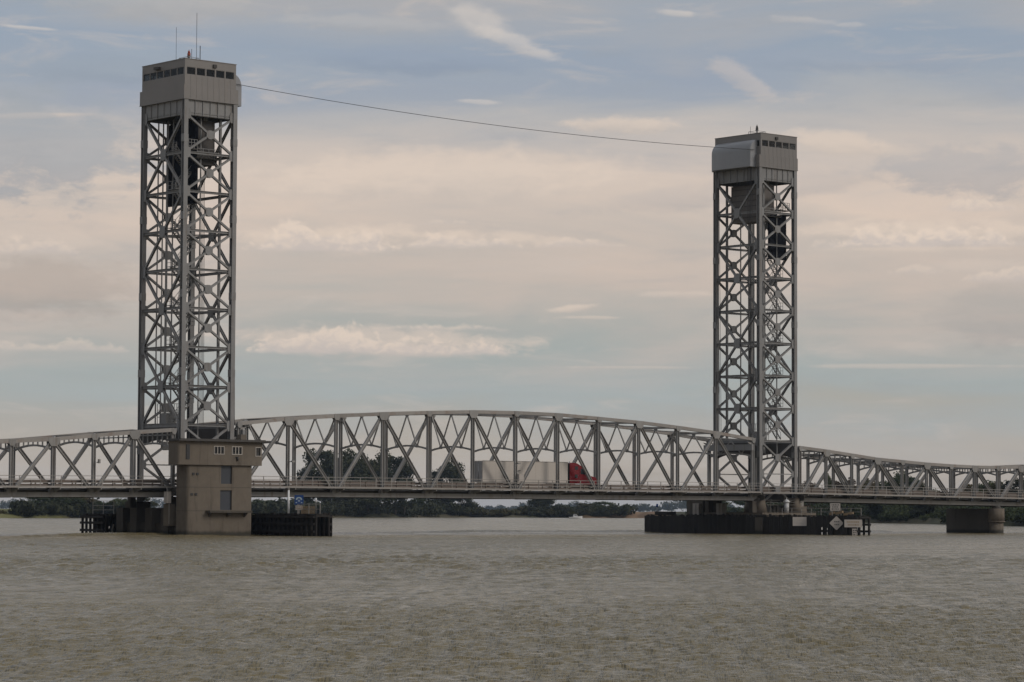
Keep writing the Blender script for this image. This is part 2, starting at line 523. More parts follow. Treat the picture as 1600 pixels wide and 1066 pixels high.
def member(name, p0, p1, w, d, material, parent, kind='box', side=None):
    p0, p1 = Vector(p0), Vector(p1)
    o = link(name, unit_mesh(kind, material), parent, (p0 + p1) / 2)
    o.rotation_mode = 'QUATERNION'
    o.rotation_quaternion = frame(p1 - p0, side).to_quaternion()
    o.scale = (w, d, (p1 - p0).length)
    return o


def block(name, lo, hi, material, parent):
    lo, hi = Vector(lo), Vector(hi)
    o = link(name, unit_mesh('box', material), parent, (lo + hi) / 2)
    o.scale = hi - lo
    return o


def gusset(name, c, w, t, h, material, parent, along_y=False, kind='gusset'):
    o = link(name, unit_mesh(kind, material), parent, c)
    o.scale = (w, t, h)
    if along_y:
        o.rotation_euler = (0, 0, math.pi / 2)
    return o


def ray_px(x, y):
    """direction in the place of a spot measured on the photograph (used only to survey far things)"""
    ux, uy = x - 800, y - 533.0
    c, s = math.cos(ROLL), math.sin(ROLL)
    a, b = (c * ux + s * uy) / FPX, (s * ux - c * uy) / FPX
    f = math.cos(PITCH) - b * math.sin(PITCH)
    u = math.sin(PITCH) + b * math.cos(PITCH)
    return RGT0 * a + FWD0 * f + V(0, 0, u)


def at_range(x, y, r):
    d = ray_px(x, y)
    return CAM + d * (r / math.hypot(d.x, d.y))


# ================================================================== WATER
def build_water():
    th_f = np.arange(-0.27, 0.2701, 0.0015)
    th_c = np.concatenate([np.linspace(-math.pi, -0.30, 26), th_f, np.linspace(0.30, math.pi, 26)])
    r = [2.0, 8.0, 18.0, 28.0, 36.0, 43.0, 48.0]
    while r[-1] < 100: r.append(r[-1] * 1.0015)
    while r[-1] < 200: r.append(r[-1] * 1.0022)
    while r[-1] < 480: r.append(r[-1] * 1.0024)
    while r[-1] < 11000: r.append(r[-1] * 1.16)
    r = np.array(r)
    dr = np.gradient(r)
    T, R_ = np.meshgrid(th_c, r)
    DR = np.meshgrid(th_c, dr)[1]
    ang = YAW + T
    X = CAM.x + R_ * np.sin(ang); Y = CAM.y + R_ * np.cos(ang)
    Z = np.zeros_like(X)
    wind = 0.82                       # direction the chop runs towards
    for i in range(96):
        lam = 0.28 * (2.6 / 0.28) ** (RNG.random() ** 1.6)
        a = wind + RNG.normal(0, 0.85)
        k = 2 * math.pi / lam
        amp = 0.0160 * min(lam, 0.55) * (1.0 if lam < 1.1 else 0.7) * (0.6 + 0.8 * RNG.random())
        fade = np.clip((lam / (DR * 2.6) - 0.9) / 0.6, 0, 1)
        ph = RNG.random() * 6.28
        arg = k * (X * math.cos(a) + Y * math.sin(a)) + ph
        Z += amp * fade * (np.sin(arg) + 0.22 * np.sin(2 * arg + 0.6))
    for i in range(44):                # longer chop out in the fairway
        lam = 0.9 * (2.4 / 0.9) ** RNG.random()
        a = wind + RNG.normal(0, 0.8)
        fade = np.clip((lam / (DR * 2.6) - 0.8) / 0.5, 0, 1) * np.clip((R_ - 85) / 90, 0, 1)
        Z += 0.0155 * (0.6 + 0.8 * RNG.random()) * fade * np.sin(2 * math.pi / lam * (X * math.cos(a) + Y * math.sin(a)) + RNG.random() * 6.28)
    # gusts: patches of stronger and weaker chop
    gust = 0.75 + 0.25 * np.sin(X * 0.045 + 1.3 * np.sin(Y * 0.02)) + 0.22 * np.sin(Y * 0.07 + X * 0.018 + 2.0)
    edge = np.clip((0.275 - np.abs(T)) / 0.02, 0, 1) * np.clip((R_ - 48) / 2, 0, 1)
    Z *= gust * edge * (0.62 + 0.30 * np.clip((R_ - 90) / 120, 0, 1))
    # old boat wake: one low swell running across the channel past the piers
    mid = 4.97 + 0.444 * X - 0.00234 * X * X
    dist = (Y - mid) * 0.92
    along = np.clip((X + 75) / 30, 0, 1) * np.clip((170 - X) / 40, 0, 1) * (R_ > 250) * (R_ < 475)
    Z += along * 0.42 * (0.8 + 0.35 * np.sin(X * 0.11 + 1.0) * np.sin(X * 0.037)) * (np.exp(-(dist / 1.25) ** 2) + 0.45 * np.exp(-((dist + 6) / 1.8) ** 2))
    nr, nt = X.shape
    co = np.stack([X, Y, Z], -1).reshape(-1, 3).astype(np.float32)
    idx = np.arange(nr * nt).reshape(nr, nt)
    a, b, c, d = idx[:-1, :-1], idx[:-1, 1:], idx[1:, 1:], idx[1:, :-1]
    quads = np.stack([a, d, c, b], -1).reshape(-1, 4)
    me = bpy.data.meshes.new('river_water')
    me.vertices.add(len(co)); me.vertices.foreach_set('co', co.ravel())
    me.loops.add(quads.size); me.loops.foreach_set('vertex_index', quads.ravel().astype(np.int32))
    me.polygons.add(len(quads))
    me.polygons.foreach_set('loop_start', (np.arange(len(quads)) * 4).astype(np.int32))
    me.polygons.foreach_set('use_smooth', np.ones(len(quads), bool))
    me.update(calc_edges=True); me.validate()
    mt = bpy.data.materials.new('river_water'); mt.use_nodes = True
    k = G(mt.node_tree); bs = k.n['Principled BSDF']
    pos = k.new('ShaderNodeNewGeometry').outputs['Position']
    big = k.noise(k.vm('MULTIPLY', pos, (0.012, 0.03, 0.0)), 1.0, 3, 0.5)
    c = k.mix(k.smooth(big, 0.35, 0.68), (0.180, 0.146, 0.074), (0.205, 0.166, 0.088))
    sp_ = k.new('ShaderNodeNewGeometry').outputs['Position']
    sa_, sb_ = k.vm('DOT_PRODUCT', sp_, (math.cos(wind), math.sin(wind), 0.0)), k.vm('DOT_PRODUCT', sp_, (-math.sin(wind), math.cos(wind), 0.0))
    strk = k.noise(k.xyz(k.m('MULTIPLY', sa_, 0.13), k.m('MULTIPLY', sb_, 1.5), 0.0), 1.0, 5, 0.65, 0.3)
    k.l.new(c, bs.inputs['Base Color'])
    paw = k.noise(k.vm('MULTIPLY', pos, (0.10, 0.22, 0.0)), 1.0, 6, 0.68, 0.5)
    k.l.new(k.m('MULTIPLY_ADD', k.smooth(paw, 0.3, 0.7), 0.16, 0.15), bs.inputs['Roughness'])
    bs.inputs['IOR'].default_value = 1.33
    bs.inputs['Specular IOR Level'].default_value = 0.5
    wd = (math.cos(wind), math.sin(wind), 0.0); wc = (-math.sin(wind), math.cos(wind), 0.0)
    wa, wb = k.vm('DOT_PRODUCT', pos, wd), k.vm('DOT_PRODUCT', pos, wc)
    n1 = k.noise(k.xyz(k.m('MULTIPLY', wa, 1.7), k.m('MULTIPLY', wb, 0.75), 0.0), 1.0, 5, 0.62, 0.5)
    n2 = k.noise(k.xyz(k.m('MULTIPLY', wa, 7.0), k.m('MULTIPLY', wb, 2.6), 0.0), 1.0, 3, 0.6, 0.4)
    # a low boat-wake swell that runs across the channel, parallel to the bridge
    n0 = k.noise(k.vm('MULTIPLY', pos, (0.20, 0.13, 1.0)), 1.0, 4, 0.6, 0.3)
    h = k.m('ADD', k.m('MULTIPLY', n1, 0.17), k.m('MULTIPLY', n2, 0.07))
    h = k.m('MULTIPLY', h, k.m('MULTIPLY_ADD', paw, 0.8, k.m('MULTIPLY_ADD', k.smooth(strk, 0.3, 0.7), 1.5, -0.1)))
    h = k.m('ADD', h, k.m('MULTIPLY', n0, 0.30))
    bp = k.new('ShaderNodeBump')
    bp.inputs['Strength'].default_value = 0.85
    bp.inputs['Distance'].default_value = 1.0
    k.l.new(h, bp.inputs['Height'])
    k.l.new(bp.outputs[0], bs.inputs['Normal'])
    me.materials.append(mt)
    o = bpy.data.objects.new('river_water', me); COL.objects.link(o)
    tag(o, 'wide choppy olive-grey river in the foreground', 'water', kind='structure')


build_water()

# ================================================================== FAR BANK
# surveyed shoreline: angle off the view axis -> range from the near shore
SHORE = [(-2200, 820), (-900, 860), (-300, 930), (0, 980), (200, 1035), (520, 1243), (700, 1333), (860, 1370), (1000, 1366), (1100, 1250),
         (1200, 1090), (1360, 904), (1480, 800), (1580, 723), (1750, 620), (2100, 480), (2800, 330), (3800, 260)]


def shore_r(x):
    return float(np.interp(x, [s[0] for s in SHORE], [s[1] for s in SHORE]))


def build_bank():
    xs = np.concatenate([np.linspace(-2200, -50, 30), np.arange(-40, 1660, 8.0), np.linspace(1670, 3800, 40)])
    prof = [(-6, -1.2), (0, 0.12), (3, 0.7), (8, 1.5), (16, 2.5), (24, 3.0), (40, 2.9), (120, 2.6), (800, 2.4), (5000, 2.4), (10000, 2.4)]
    vs, fs = [], []
    for i, x in enumerate(xs):
        rr = shore_r(x) + 4 * math.sin(x * 0.06) + 2.5 * math.sin(x * 0.17 + 1) + RNG.normal(0, 0.8)
        d = ray_px(x, 780); d = V(d.x, d.y, 0).normalized()
        for j, (o, z) in enumerate(prof):
            p = CAM + d * (rr + o)
            p.z = z + (RNG.normal(0, 0.22) if 0 < j < 8 else 0)
            vs.append(p)
    m = len(prof)
    for i in range(len(xs) - 1):
        for j in range(m - 1):
            fs.append((i * m + j, i * m + j + 1, (i + 1) * m + j + 1, (i + 1) * m + j))
    b = MB(); b.add(vs, fs, True)
    mt = bpy.data.materials.new('river_bank'); mt.use_nodes = True
    k = G(mt.node_tree); bs = k.n['Principled BSDF']
    pos = k.new('ShaderNodeNewGeometry').outputs['Position']
    n1 = k.noise(pos, 0.035, 5, 0.6); n2 = k.noise(pos, 0.6, 5, 0.65)
    c = k.mix(k.smooth(n1, 0.42, 0.6), (0.05, 0.052, 0.02), (0.085, 0.07, 0.035))
    c = k.mix(k.m('MULTIPLY', k.smooth(n2, 0.4, 0.7), 0.5), c, (0.05, 0.05, 0.028))
    # bare reddish soil on one stretch of the levee
    p1 = at_range(1035, 800, 1366)
    dd = k.vm('DISTANCE', pos, tuple(p1))
    c = k.mix(k.smooth(k.m('ADD', dd, k.m('MULTIPLY', n2, 14.0)), 62.0, 30.0), c, (0.25, 0.155, 0.085))
    p2 = at_range(5, 800, 990)
    c = k.mix(k.smooth(k.m('ADD', k.vm('DISTANCE', pos, tuple(p2)), k.m('MULTIPLY', n2, 14.0)), 48.0, 26.0), c, (0.15, 0.145, 0.05))
    k.l.new(c, bs.inputs['Base Color']); bs.inputs['Roughness'].default_value = 0.95
    o = b.build('river_bank', mt, None, (0, 0, 0))
    tag(o, 'low grassy far river bank with a strip of bare soil', 'bank', kind='structure')


build_bank()

# ================================================================== BRIDGE GEOMETRY
PL, NP = 7.77, 12                       # lift span panel and count
W = 9.12                                # truss planes at y = 0 and y = W
PA = 5.787                              # approach panel
XAL, XAR = -9.96, 103.35
DZ = 6.02                               # road surface level


def truss_span(root, xs, ztop, zoff, mirror_first_top=1, style='lattice', arch_z=11.6, post_div=3, ends=(True, True)):
    """through-truss span. xs: panel x; ztop: top edge of top chord; zoff(x): level shift of the floor"""
    n = len(xs) - 1
    ch, cw = 0.46, 0.50
    zc = [z - ch / 2 for z in ztop]
    zb = [5.22 + zoff(x) for x in xs]
    for y in (0.0, W):
        sgn = -1 if y == 0 else 1
        for i in range(n):
            member('top_chord', (xs[i], y, zc[i]), (xs[i + 1], y, zc[i + 1]), ch, cw, CHORD, root)
            member('bottom_chord', (xs[i], y, zb[i]), (xs[i + 1], y, zb[i + 1]), 0.58, 0.44, STEEL, root)
        for i, x in enumerate(xs):
            top_node = (i % 2 == mirror_first_top)
            end = i in (0, n)
            wv = 0.40 if not end else 0.46
            member('vertical', (x, y, zb[i] + 0.29), (x, y, zc[i] - ch / 2), wv, 0.36, STEEL, root, 'h', (1, 0, 0))
            gw, gh = (1.5, 1.05) if top_node else (0.95, 0.75)
            if end:
                gw = 0.7
            for s_ in (-1, 1):
                gusset('gusset_plate', (x, y + s_ * (cw / 2 + 0.02), zc[i] + 0.20 - gh / 2), gw, 0.035, gh, STEEL, root, kind='node')
                gusset('gusset_plate', (x, y + s_ * 0.245, zb[i] + 0.32), 1.45 if not top_node else 0.9, 0.035, 0.95, STEEL, root)
        for i in range(n):
            if i % 2 == mirror_first_top:
                a, b = (xs[i], y, zc[i] - 0.1), (xs[i + 1], y, zb[i + 1] + 0.15)
            else:
                a, b = (xs[i], y, zb[i] + 0.15), (xs[i + 1], y, zc[i + 1] - 0.1)
            member('diagonal', a, b, 0.42, 0.33, STEEL, root, 'h', (1, 0, 0))
    # top laterals and sway frames
    for i, x in enumerate(xs):
        zt = zc[i]
        member('top_strut', (x, 0.25, zt), (x, W - 0.25, zt), 0.32, 0.28, STEEL, root, 'h', (0, 0, 1))
        if i < n:
            member('lateral_brace', (x, 0.3, zt), (xs[i + 1], W - 0.3, zc[i + 1]), 0.16, 0.18, STEEL, root)
            member('lateral_brace', (x, W - 0.3, zt - 0.17), (xs[i + 1], 0.3, zc[i + 1] - 0.17), 0.16, 0.18, STEEL, root)
        az = min(arch_z + zoff(x), zt - 1.30)
        ys = [0.2 + (W - 0.4) * t / 8 for t in range(9)]
        rise = 0.52 if style == 'lattice' else 0.62
        arc = [V(x, yy, az + rise * (1 - ((yy - W / 2) / (W / 2)) ** 2)) for yy in ys]
        b = MB()
        for p, q in zip(arc[:-1], arc[1:]):
            b.beam(p - (q - p) * 0.02, q, 0.24, 0.2, (0, 0, 1))
        b.build('sway_arch', STEEL, root)
        if style == 'lattice':
            top = [V(x, yy, zt - 0.15) for yy in (0.25, W / 2, W - 0.25)]
            low = [arc[2], arc[6]]
            for p, q in ((top[0], low[0]), (low[0], top[1]), (top[1], low[1]), (low[1], top[2])):
                member('sway_diagonal', p, q, 0.15, 0.15, STEEL, root)
            for q in low + [top[1]]:
                gusset('sway_gusset', q + V(0, 0, 0.05 if q in low else -0.1), 0.6, 0.16, 0.42, STEEL, root, True)
        else:
            for t in (1, 2, 3, 4, 5, 6, 7):
                member('sway_post', arc[t], (x, ys[t], zt - 0.1), 0.14, 0.14, STEEL, root)
            if zt - az > 1.5:
                member('sway_strut', (x, 0.2, az + 0.95 * (zt - az) - 0.5), (x, W - 0.2, az + 0.95 * (zt - az) - 0.5), 0.14, 0.14, STEEL, root)
        member('floor_beam', (x, 0.2, 5.28 + zoff(x)), (x, W - 0.2, 5.28 + zoff(x)), 0.86, 0.34, DECKST, root, 'h', (0, 0, 1))
        # cantilever bracket of the footway
        b = MB()
        b.prism([V(x - .06, -0.2, 6.03 + zoff(x)), V(x - .06, -1.78, 6.03 + zoff(x)), V(x - .06, -1.78, 5.84 + zoff(x)), V(x - .06, -0.2, 5.45 + zoff(x))], (0.12, 0, 0))
        b.build('footway_bracket', STEEL, root)
    x0, x1 = xs[0] + 0.05, xs[-1] - 0.05
    z0, z1 = zoff(x0), zoff(x1)

    def slab(name, y0, y1, za, zb_, m):
        b = MB()
        b.add([V(x0, y0, za + z0), V(x0, y1, za + z0), V(x0, y1, zb_ + z0), V(x0, y0, zb_ + z0), V(x1, y0, za + z1), V(x1, y1, za + z1), V(x1, y1, zb_ + z1), V(x1, y0, zb_ + z1)],
              [(0, 1, 2, 3), (7, 6, 5, 4), (0, 4, 5, 1), (1, 5, 6, 2), (2, 6, 7, 3), (3, 7, 4, 0)])
        return b.build(name, m, root)
    slab('road_deck', 0.55, W - 0.55, DZ - 0.22, DZ, ASPH)
    for yy in (1.6, 3.1, 4.56, 6.0, 7.5):
        slab('stringer', yy - 0.12, yy + 0.12, 5.3, DZ - 0.23, DECKST)
    slab('footway_slab', -1.72, -0.28, 6.06, 6.16, DECKST)
    slab('fascia_beam', -1.84, -1.722, 6.04, 6.27, RAILM)
    for yy in (0.42, W - 0.42):
        slab('guardrail', yy - 0.06, yy + 0.06, 6.30, 6.52, GUARD)
        slab('guardrail', yy - 0.06, yy + 0.06, 6.68, 6.98, GUARD)
    for za in (6.62, 7.03, 7.44):
        slab('rail', -1.81, -1.75, za, za + 0.065, RAILM)
    for i in range(n):
        for k in range(post_div):
            x = xs[i] + (xs[i + 1] - xs[i]) * (k + 0.02) / post_div + 0.06
            member('railing_post', (x, -1.78, 6.26 + zoff(x)), (x, -1.78, 7.44 + zoff(x)), 0.085, 0.075, RAILM, root)
            for yy in (0.32, W - 0.32):
                member('guardrail_post', (x, yy, 6.03 + zoff(x)), (x, yy, 6.96 + zoff(x)), 0.14, 0.12, GUARD, root)


lift_top = [14.38, 15.16, 15.72, 16.22, 16.58, 16.88, 16.96, 16.88, 16.55, 16.18, 15.64, 15.02, 14.22]
lift = thing('lift_span', 'grey steel arched-top truss lift span between the two towers, carrying the truck', 'bridge span', (NP * PL / 2, W / 2, 5))
truss_span(lift, [i * PL for i in range(NP + 1)], lift_top, lambda x: 0.0, 1, 'lattice', 11.45)
# knee brackets where the lift span's chords meet its end posts
for (xe, sg, zt) in ((0.0, 1, 14.0), (NP * PL, -1, 13.85)):
    for y in (-0.03, W + 0.03):
        b = MB()
        pts = [V(xe + sg * 0.22, y - 0.06, zt - 0.35), V(xe + sg * 1.25, y - 0.06, zt - 0.25)]
        for t in range(1, 7):
            a = math.pi / 2 * t / 6
            pts.append(V(xe + sg * (0.22 + 1.03 * (1 - math.sin(a))), y - 0.06, zt - 0.35 - 1.35 * (1 - math.cos(a))))
        b.prism(pts, (0, 0.12, 0))
        b.build('knee_bracket', STEEL, lift)
    # lifting girder across the end of the span
    b = MB(); b.lohi((xe - 0.2 + sg * 0.5, -0.5, zt - 1.5), (xe + 0.2 + sg * 0.5, W + 0.5, zt - 0.6))
    b.build('lifting_girder', STEEL_T, lift)

app_top = [13.30, 12.86, 12.34, 11.80, 11.44, 11.14, 10.95, 10.83, 10.83, 10.95, 11.15, 11.4]
slopeL = lambda x: -0.15 - 0.0065 * (XAL - x)
slopeR = lambda x: -0.10 - 0.0088 * (x - XAR)
nl = 9
left = thing('approach_span', 'grey steel truss approach span left of the left tower', 'bridge span', (XAL - 3, W / 2, 5), 'truss approach spans')
truss_span(left, [XAL - i * PA for i in range(nl + 1)][::-1], [app_top[i] + 0.06 for i in range(nl + 1)][::-1], slopeL, 0 if nl % 2 == 1 else 1, 'posts', 11.05, 2)
nr = 11
right = thing('approach_span', 'grey steel truss approach span with sagging top chord right of the right tower', 'bridge span', (XAR + 3, W / 2, 5), 'truss approach spans')
truss_span(right, [XAR + i * PA for i in range(nr + 1)], [app_top[i] - (0.1 if i < 4 else 0.02) for i in range(nr + 1)], slopeR, 1, 'posts', 11.0, 2)

# small junction boxes and lamps fixed to the trusses
b = MB(); b.lohi((46.65, -0.75, 7.3), (47.5, -0.32, 8.3)); b.build('equipment_cabinet', SIGNW, lift)
for xx, zz in ((7.9, 9.4), (46.4, 9.7)):
    b = MB(); b.beam((xx, -0.2, zz), (xx, -0.9, zz + 0.1), 0.08, 0.08); b.box((xx, -0.95, zz + 0.05), (0.45, 0.3, 0.2)); b.build('truss_lamp', STEEL, lift)
for xx, zz in ((XAL - 2 * PA + .3, 8.9),):
    b = MB(); b.beam((xx, -0.2, zz), (xx, -0.7, zz + 0.1), 0.08, 0.08); b.box((xx, -0.75, zz + 0.15), (0.25, 0.25, 0.5)); b.build('truss_lamp', STEEL, left)

# ================================================================== TOWERS
LEV = [13.8 + 4.9 * k for k in range(9)]          # 13.8 ... 53.0
ZH = 54.85


def build_tower(xo, s, label, base_z, is_left):
    """xo: x of the outer legs, s: direction from outer to inner legs"""
    TL = 7.53
    X = lambda t: xo + s * t
    root = thing('lift_tower', label, 'bridge tower', (X(TL / 2), W / 2, base_z), 'lift bridge towers')
    M = STEEL_T
    for t in (0, TL):
        for y in (0, W):
            member('leg', (X(t), y, base_z), (X(t), y, ZH + 0.02), 0.62, 0.60, M, root, 'h', (0, 1, 0))
            # cover plate with splices down the corner
            for z in [base_z + 6 + 9.8 * q for q in range(5)]:
                block('splice_plate', (X(t) - 0.335, y - 0.33, z), (X(t) + 0.335, y + 0.33, z + 0.95), M, root)
    # river faces (y = 0 and y = W): one X per storey
    low = [4.3, 8.9] + LEV
    for y in (0, W):
        for k, z in enumerate(low):
            if k == 0:
                continue
            if k >= 2:
                member('strut', (X(0.3), y, z), (X(TL - 0.3), y, z), 0.30, 0.30, M, root, 'h', (0, 0, 1))
            else:
                member('strut', (X(0.3), y, z), (X(TL - 0.3), y, z), 0.14, 0.14, M, root)
            for t in (0.42, TL - 0.42):
                gusset('gusset_plate', (X(t), y - 0.17, z), 0.72, 0.04, 1.35 if k >= 2 else 0.9, M, root)
        for k in range(len(low) - 1):
            za, zb = low[k], low[k + 1]
            zm = (za + zb) / 2
            if k == len(low) - 2:
                pass
            c = (X(TL / 2), y, zm)
            for t, z in ((0.35, za + 0.2), (TL - 0.35, za + 0.2), (0.35, zb - 0.2), (TL - 0.35, zb - 0.2)):
                member('brace', (X(t), y, z), c, 0.30, 0.26, M, root, 'h', (0, 1, 0))
            for e in (-0.17, 0.17):
                gusset('gusset_plate', (X(TL / 2), y + e, zm), 1.12, 0.04, 1.12, M, root)
    # road faces: tall X over two storeys
    for t in (0, TL):
        x = X(t)
        for k, z in enumerate(LEV):
            member('strut', (x, 0.3, z), (x, W - 0.3, z), 0.34 if k else 0.5, 0.30, M, root, 'h', (0, 0, 1))
            if k % 2 == 0:
                for y in (0.45, W - 0.45):
                    for e in (-0.17, 0.17):
                        gusset('gusset_plate', (x + e, y, z), 0.8, 0.04, 1.5, M, root, True)
            else:
                for e in (-0.18, 0.18):
                    gusset('gusset_plate', (x + e, W / 2, z), 1.2, 0.04, 1.5, M, root, True)
                for y, z2 in ((0.35, LEV[k - 1] + 0.2), (W - 0.35, LEV[k - 1] + 0.2), (0.35, LEV[k + 1] - 0.2), (W - 0.35, LEV[k + 1] - 0.2)):
                    member('brace', (x, y, z2), (x, W / 2, z), 0.32, 0.28, M, root, 'h', (1, 0, 0))
        # portal girder over the road
        b = MB()
        pts = [V(x - 0.12, 0.3, 13.55), V(x - 0.12, W - 0.3, 13.55)]
        for q in range(9):
            yy = W - 0.3 - (W - 0.6) * q / 8
            pts.append(V(x - 0.12, yy, 11.25 + 0.75 * (1 - ((yy - W / 2) / (W / 2 - .3)) ** 2)))
        b.prism(pts, (0.24, 0, 0))
        b.build('portal_girder', WEIGHT, root)  # dark counterweight material puts the portal's shade into its colour
    # floor level cross bracing of every second storey
    for k in (1, 3, 5):
        member('plan_brace', (X(0.3), 0.3, LEV[k]), (X(TL - .3), W - .3, LEV[k]), 0.16, 0.16, M, root)
        member('plan_brace', (X(0.3), W - .3, LEV[k] - .18), (X(TL - .3), .3, LEV[k] - .18), 0.16, 0.16, M, root)
    # plate girders under the machinery house, with stiffeners
    for y, sg in ((-0.02, -1), (W + 0.02, 1)):
        block('plate_girder', (min(X(0.3), X(TL - .3)), y - 0.06, 52.78), (max(X(0.3), X(TL - .3)), y + 0.06, ZH), M, root)
        for q in range(1, 6):
            t = 0.3 + (TL - 0.6) * q / 6
            block('stiffener', (X(t) - 0.035, y + sg * 0.06 - 0.11, 52.8), (X(t) + 0.035, y + sg * 0.06 + 0.11, ZH - 0.01), M, root)
    for t, sg in ((-0.02, -s), (TL + 0.02, s)):
        x = X(t)
        block('plate_girder', (x - 0.06, 0.3, 52.9), (x + 0.06, W - 0.3, ZH), M, root)
        for q in range(1, 6):
            y = 0.3 + (W - .6) * q / 6
            block('stiffener', (x + sg * 0.06 - 0.11, y - 0.035, 52.92), (x + sg * 0.06 + 0.11, y + 0.035, ZH - 0.01), M, root)
    # ---- machinery house
    ym, yM = -0.36, W + 0.52

    def wall(name, t0, t1, y0, y1, z0, z1, m=PANEL):
        xa, xb = sorted((X(t0), X(t1)))
        return block(name, (xa, y0, z0), (xb, y1, z1), m, root)
    wall('house_skirt', -0.42, TL + 0.36, ym, yM, ZH, 56.62)
    wall('skirt_flashing', -0.46, TL + 0.40, ym - 0.03, yM + 0.03, ZH - 0.09, ZH)
    t0, t1, y0, y1 = -0.30, TL + 0.02, -0.30, W + 0.20
    th = 0.18
    zs0, zs1, zt = 57.90, 58.86, 59.84
    for nm, za, zb_ in (('house_wall', 56.623, zs0), ('parapet_wall', zs1, zt)):
        wall(nm, t0, t1, y0, y0 + th, za, zb_)
        wall(nm, t0, t1, y1 - th, y1, za, zb_)
        wall(nm, t0, t0 + th, y0 + th, y1 - th, za, zb_)
        wall(nm, t1 - th, t1, y0 + th, y1 - th, za, zb_)
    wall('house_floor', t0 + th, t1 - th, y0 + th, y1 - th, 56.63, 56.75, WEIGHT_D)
    wall('roof_slab', t0 + th, t1 - th, y0 + th, y1 - th, 59.35, 59.5, ROOFD)
    # coping of the roof edge
    wall('roof_coping', t0 - 0.05, t1 + 0.05, y0 - 0.05, y0 + th + 0.05, zt, zt + 0.09)
    wall('roof_coping', t0 - 0.05, t1 + 0.05, y1 - th - 0.05, y1 + 0.05, zt, zt + 0.09)
    wall('roof_coping', t0 - 0.05, t0 + th + 0.05, y0 + th + .05, y1 - th - .05, zt, zt + 0.09)
    wall('roof_coping', t1 - th - 0.05, t1 + 0.05, y0 + th + .05, y1 - th - .05, zt, zt + 0.09)
    # vertical seams of the wall sheets on the river side
    for q in range(1, 9):
        t = t0 + (t1 - t0) * q / 9
        wall('sheet_seam', t - 0.02, t + 0.02, ym - 0.02, ym, ZH + .02, 56.58)
        wall('sheet_seam', t - 0.02, t + 0.02, y0 - 0.018, y0, 56.66, zs0 - .05)
    # window band, five bays on the river sides, six on the outer end
    def win(axis, a0, a1, fixed, dark=False):
        fr = MB(); e = 0.05
        def pt(a, z, dpt):
            return V(X(a), fixed + dpt, z) if axis == 't' else V(X(fixed + dpt), a, z)
        f0 = pt(a0, zs0, 0)
        for (pa, za, pb, zb_) in ((a0, zs0, a0 + e, zs1), (a1 - e, zs0, a1, zs1), (a0 + e, zs0, a1 - e, zs0 + e), (a0 + e, zs1 - e, a1 - e, zs1)):
            lo, hi = pt(pa, za, -0.05), pt(pb, zb_, 0.05)
            fr.lohi([min(lo[i], hi[i]) for i in range(3)], [max(lo[i], hi[i]) for i in range(3)])
        w = fr.build('window', PANEL, root)
        lo, hi = pt(a0 + e, zs0 + e, -0.01), pt(a1 - e, zs1 - e, 0.01)
        g_ = MB(); g_.lohi([min(lo[i], hi[i]) for i in range(3)], [max(lo[i], hi[i]) for i in range(3)])
        g_.build('pane', GLASS, w)
    for fixed in (y0 + th / 2, y1 - th / 2):
        nb = 5
        a, bq = t0 + 0.22, t1 - 0.22
        for q in range(nb):
            wa = a + (bq - a) * q / nb + 0.075; wb = a + (bq - a) * (q + 1) / nb - 0.075
            win('t', wa, wb, fixed)
        for q in range(nb + 1):
            c = a + (bq - a) * q / nb
            lo_, hi_ = (t0, c + 0.073) if q == 0 else ((c - 0.073, t1) if q == nb else (c - 0.073, c + 0.073))
            wall('window_post', lo_, hi_, fixed - th / 2, fixed + th / 2, zs0, zs1)
    for fixed in (t0 + th / 2, t1 - th / 2):
        nb = 6
        a, bq = y0 + th + 0.05, y1 - th - 0.05
        for q in range(nb):
            wa = a + (bq - a) * q / nb + 0.065; wb = a + (bq - a) * (q + 1) / nb - 0.065
            win('y', wa, wb, fixed)
        for q in range(nb + 1):
            c = a + (bq - a) * q / nb
            lo_, hi_ = (y0 + th, c + 0.063) if q == 0 else ((c - 0.063, y1 - th) if q == nb else (c - 0.063, c + 0.063))
            wall('window_post', fixed - th / 2, fixed + th / 2, lo_, hi_, zs0, zs1)
    # machinery seen through the glass
    mb = MB()
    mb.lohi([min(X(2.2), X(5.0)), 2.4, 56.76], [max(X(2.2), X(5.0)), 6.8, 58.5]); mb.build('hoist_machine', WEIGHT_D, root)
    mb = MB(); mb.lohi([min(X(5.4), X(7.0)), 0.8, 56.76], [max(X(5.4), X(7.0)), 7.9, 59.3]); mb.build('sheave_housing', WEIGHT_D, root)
    # rounded sheave hood towards the lift span
    tf = TL + 1.6
    poly = [(TL - 0.05, ZH - 0.08), (tf, ZH - 0.08), (tf, 57.2)]
    for q in range(1, 11):
        a = math.pi / 2 * q / 10
        poly.append((TL + 0.0 + (tf - TL) * math.cos(a), 57.2 + 1.75 * math.sin(a)))
    poly.append((TL - 0.05, 58.95))
    hb = MB()
    yh0, yh1 = 0.75, 8.35
    pts = [V(X(a), yh0, z) for a, z in poly]
    n = len(pts)
    # side faces pulled in for a rounded near edge
    inner = [V(X(min(a, tf - 0.0) if i in (0, n - 1) else TL + (a - TL) * 0.90), yh0 - 0.28, z if z < 57 else 57.2 + (z - 57.2) * 0.93) for i, (a, z) in enumerate(poly)]
    inner2 = [V(p.x, yh1 + 0.28, p.z) for p in inner]
    pts2 = [V(p.x, yh1, p.z) for p in pts]
    rows = inner + pts + pts2 + inner2
    fs = []
    for r_ in range(3):
        for i in range(n - 1):
            fs.append((r_ * n + i, r_ * n + i + 1, (r_ + 1) * n + i + 1, (r_ + 1) * n + i))
    hb.add(rows, fs, True)
    hb.add(inner, [tuple(range(n))]); hb.add(inner2, [tuple(range(n))])
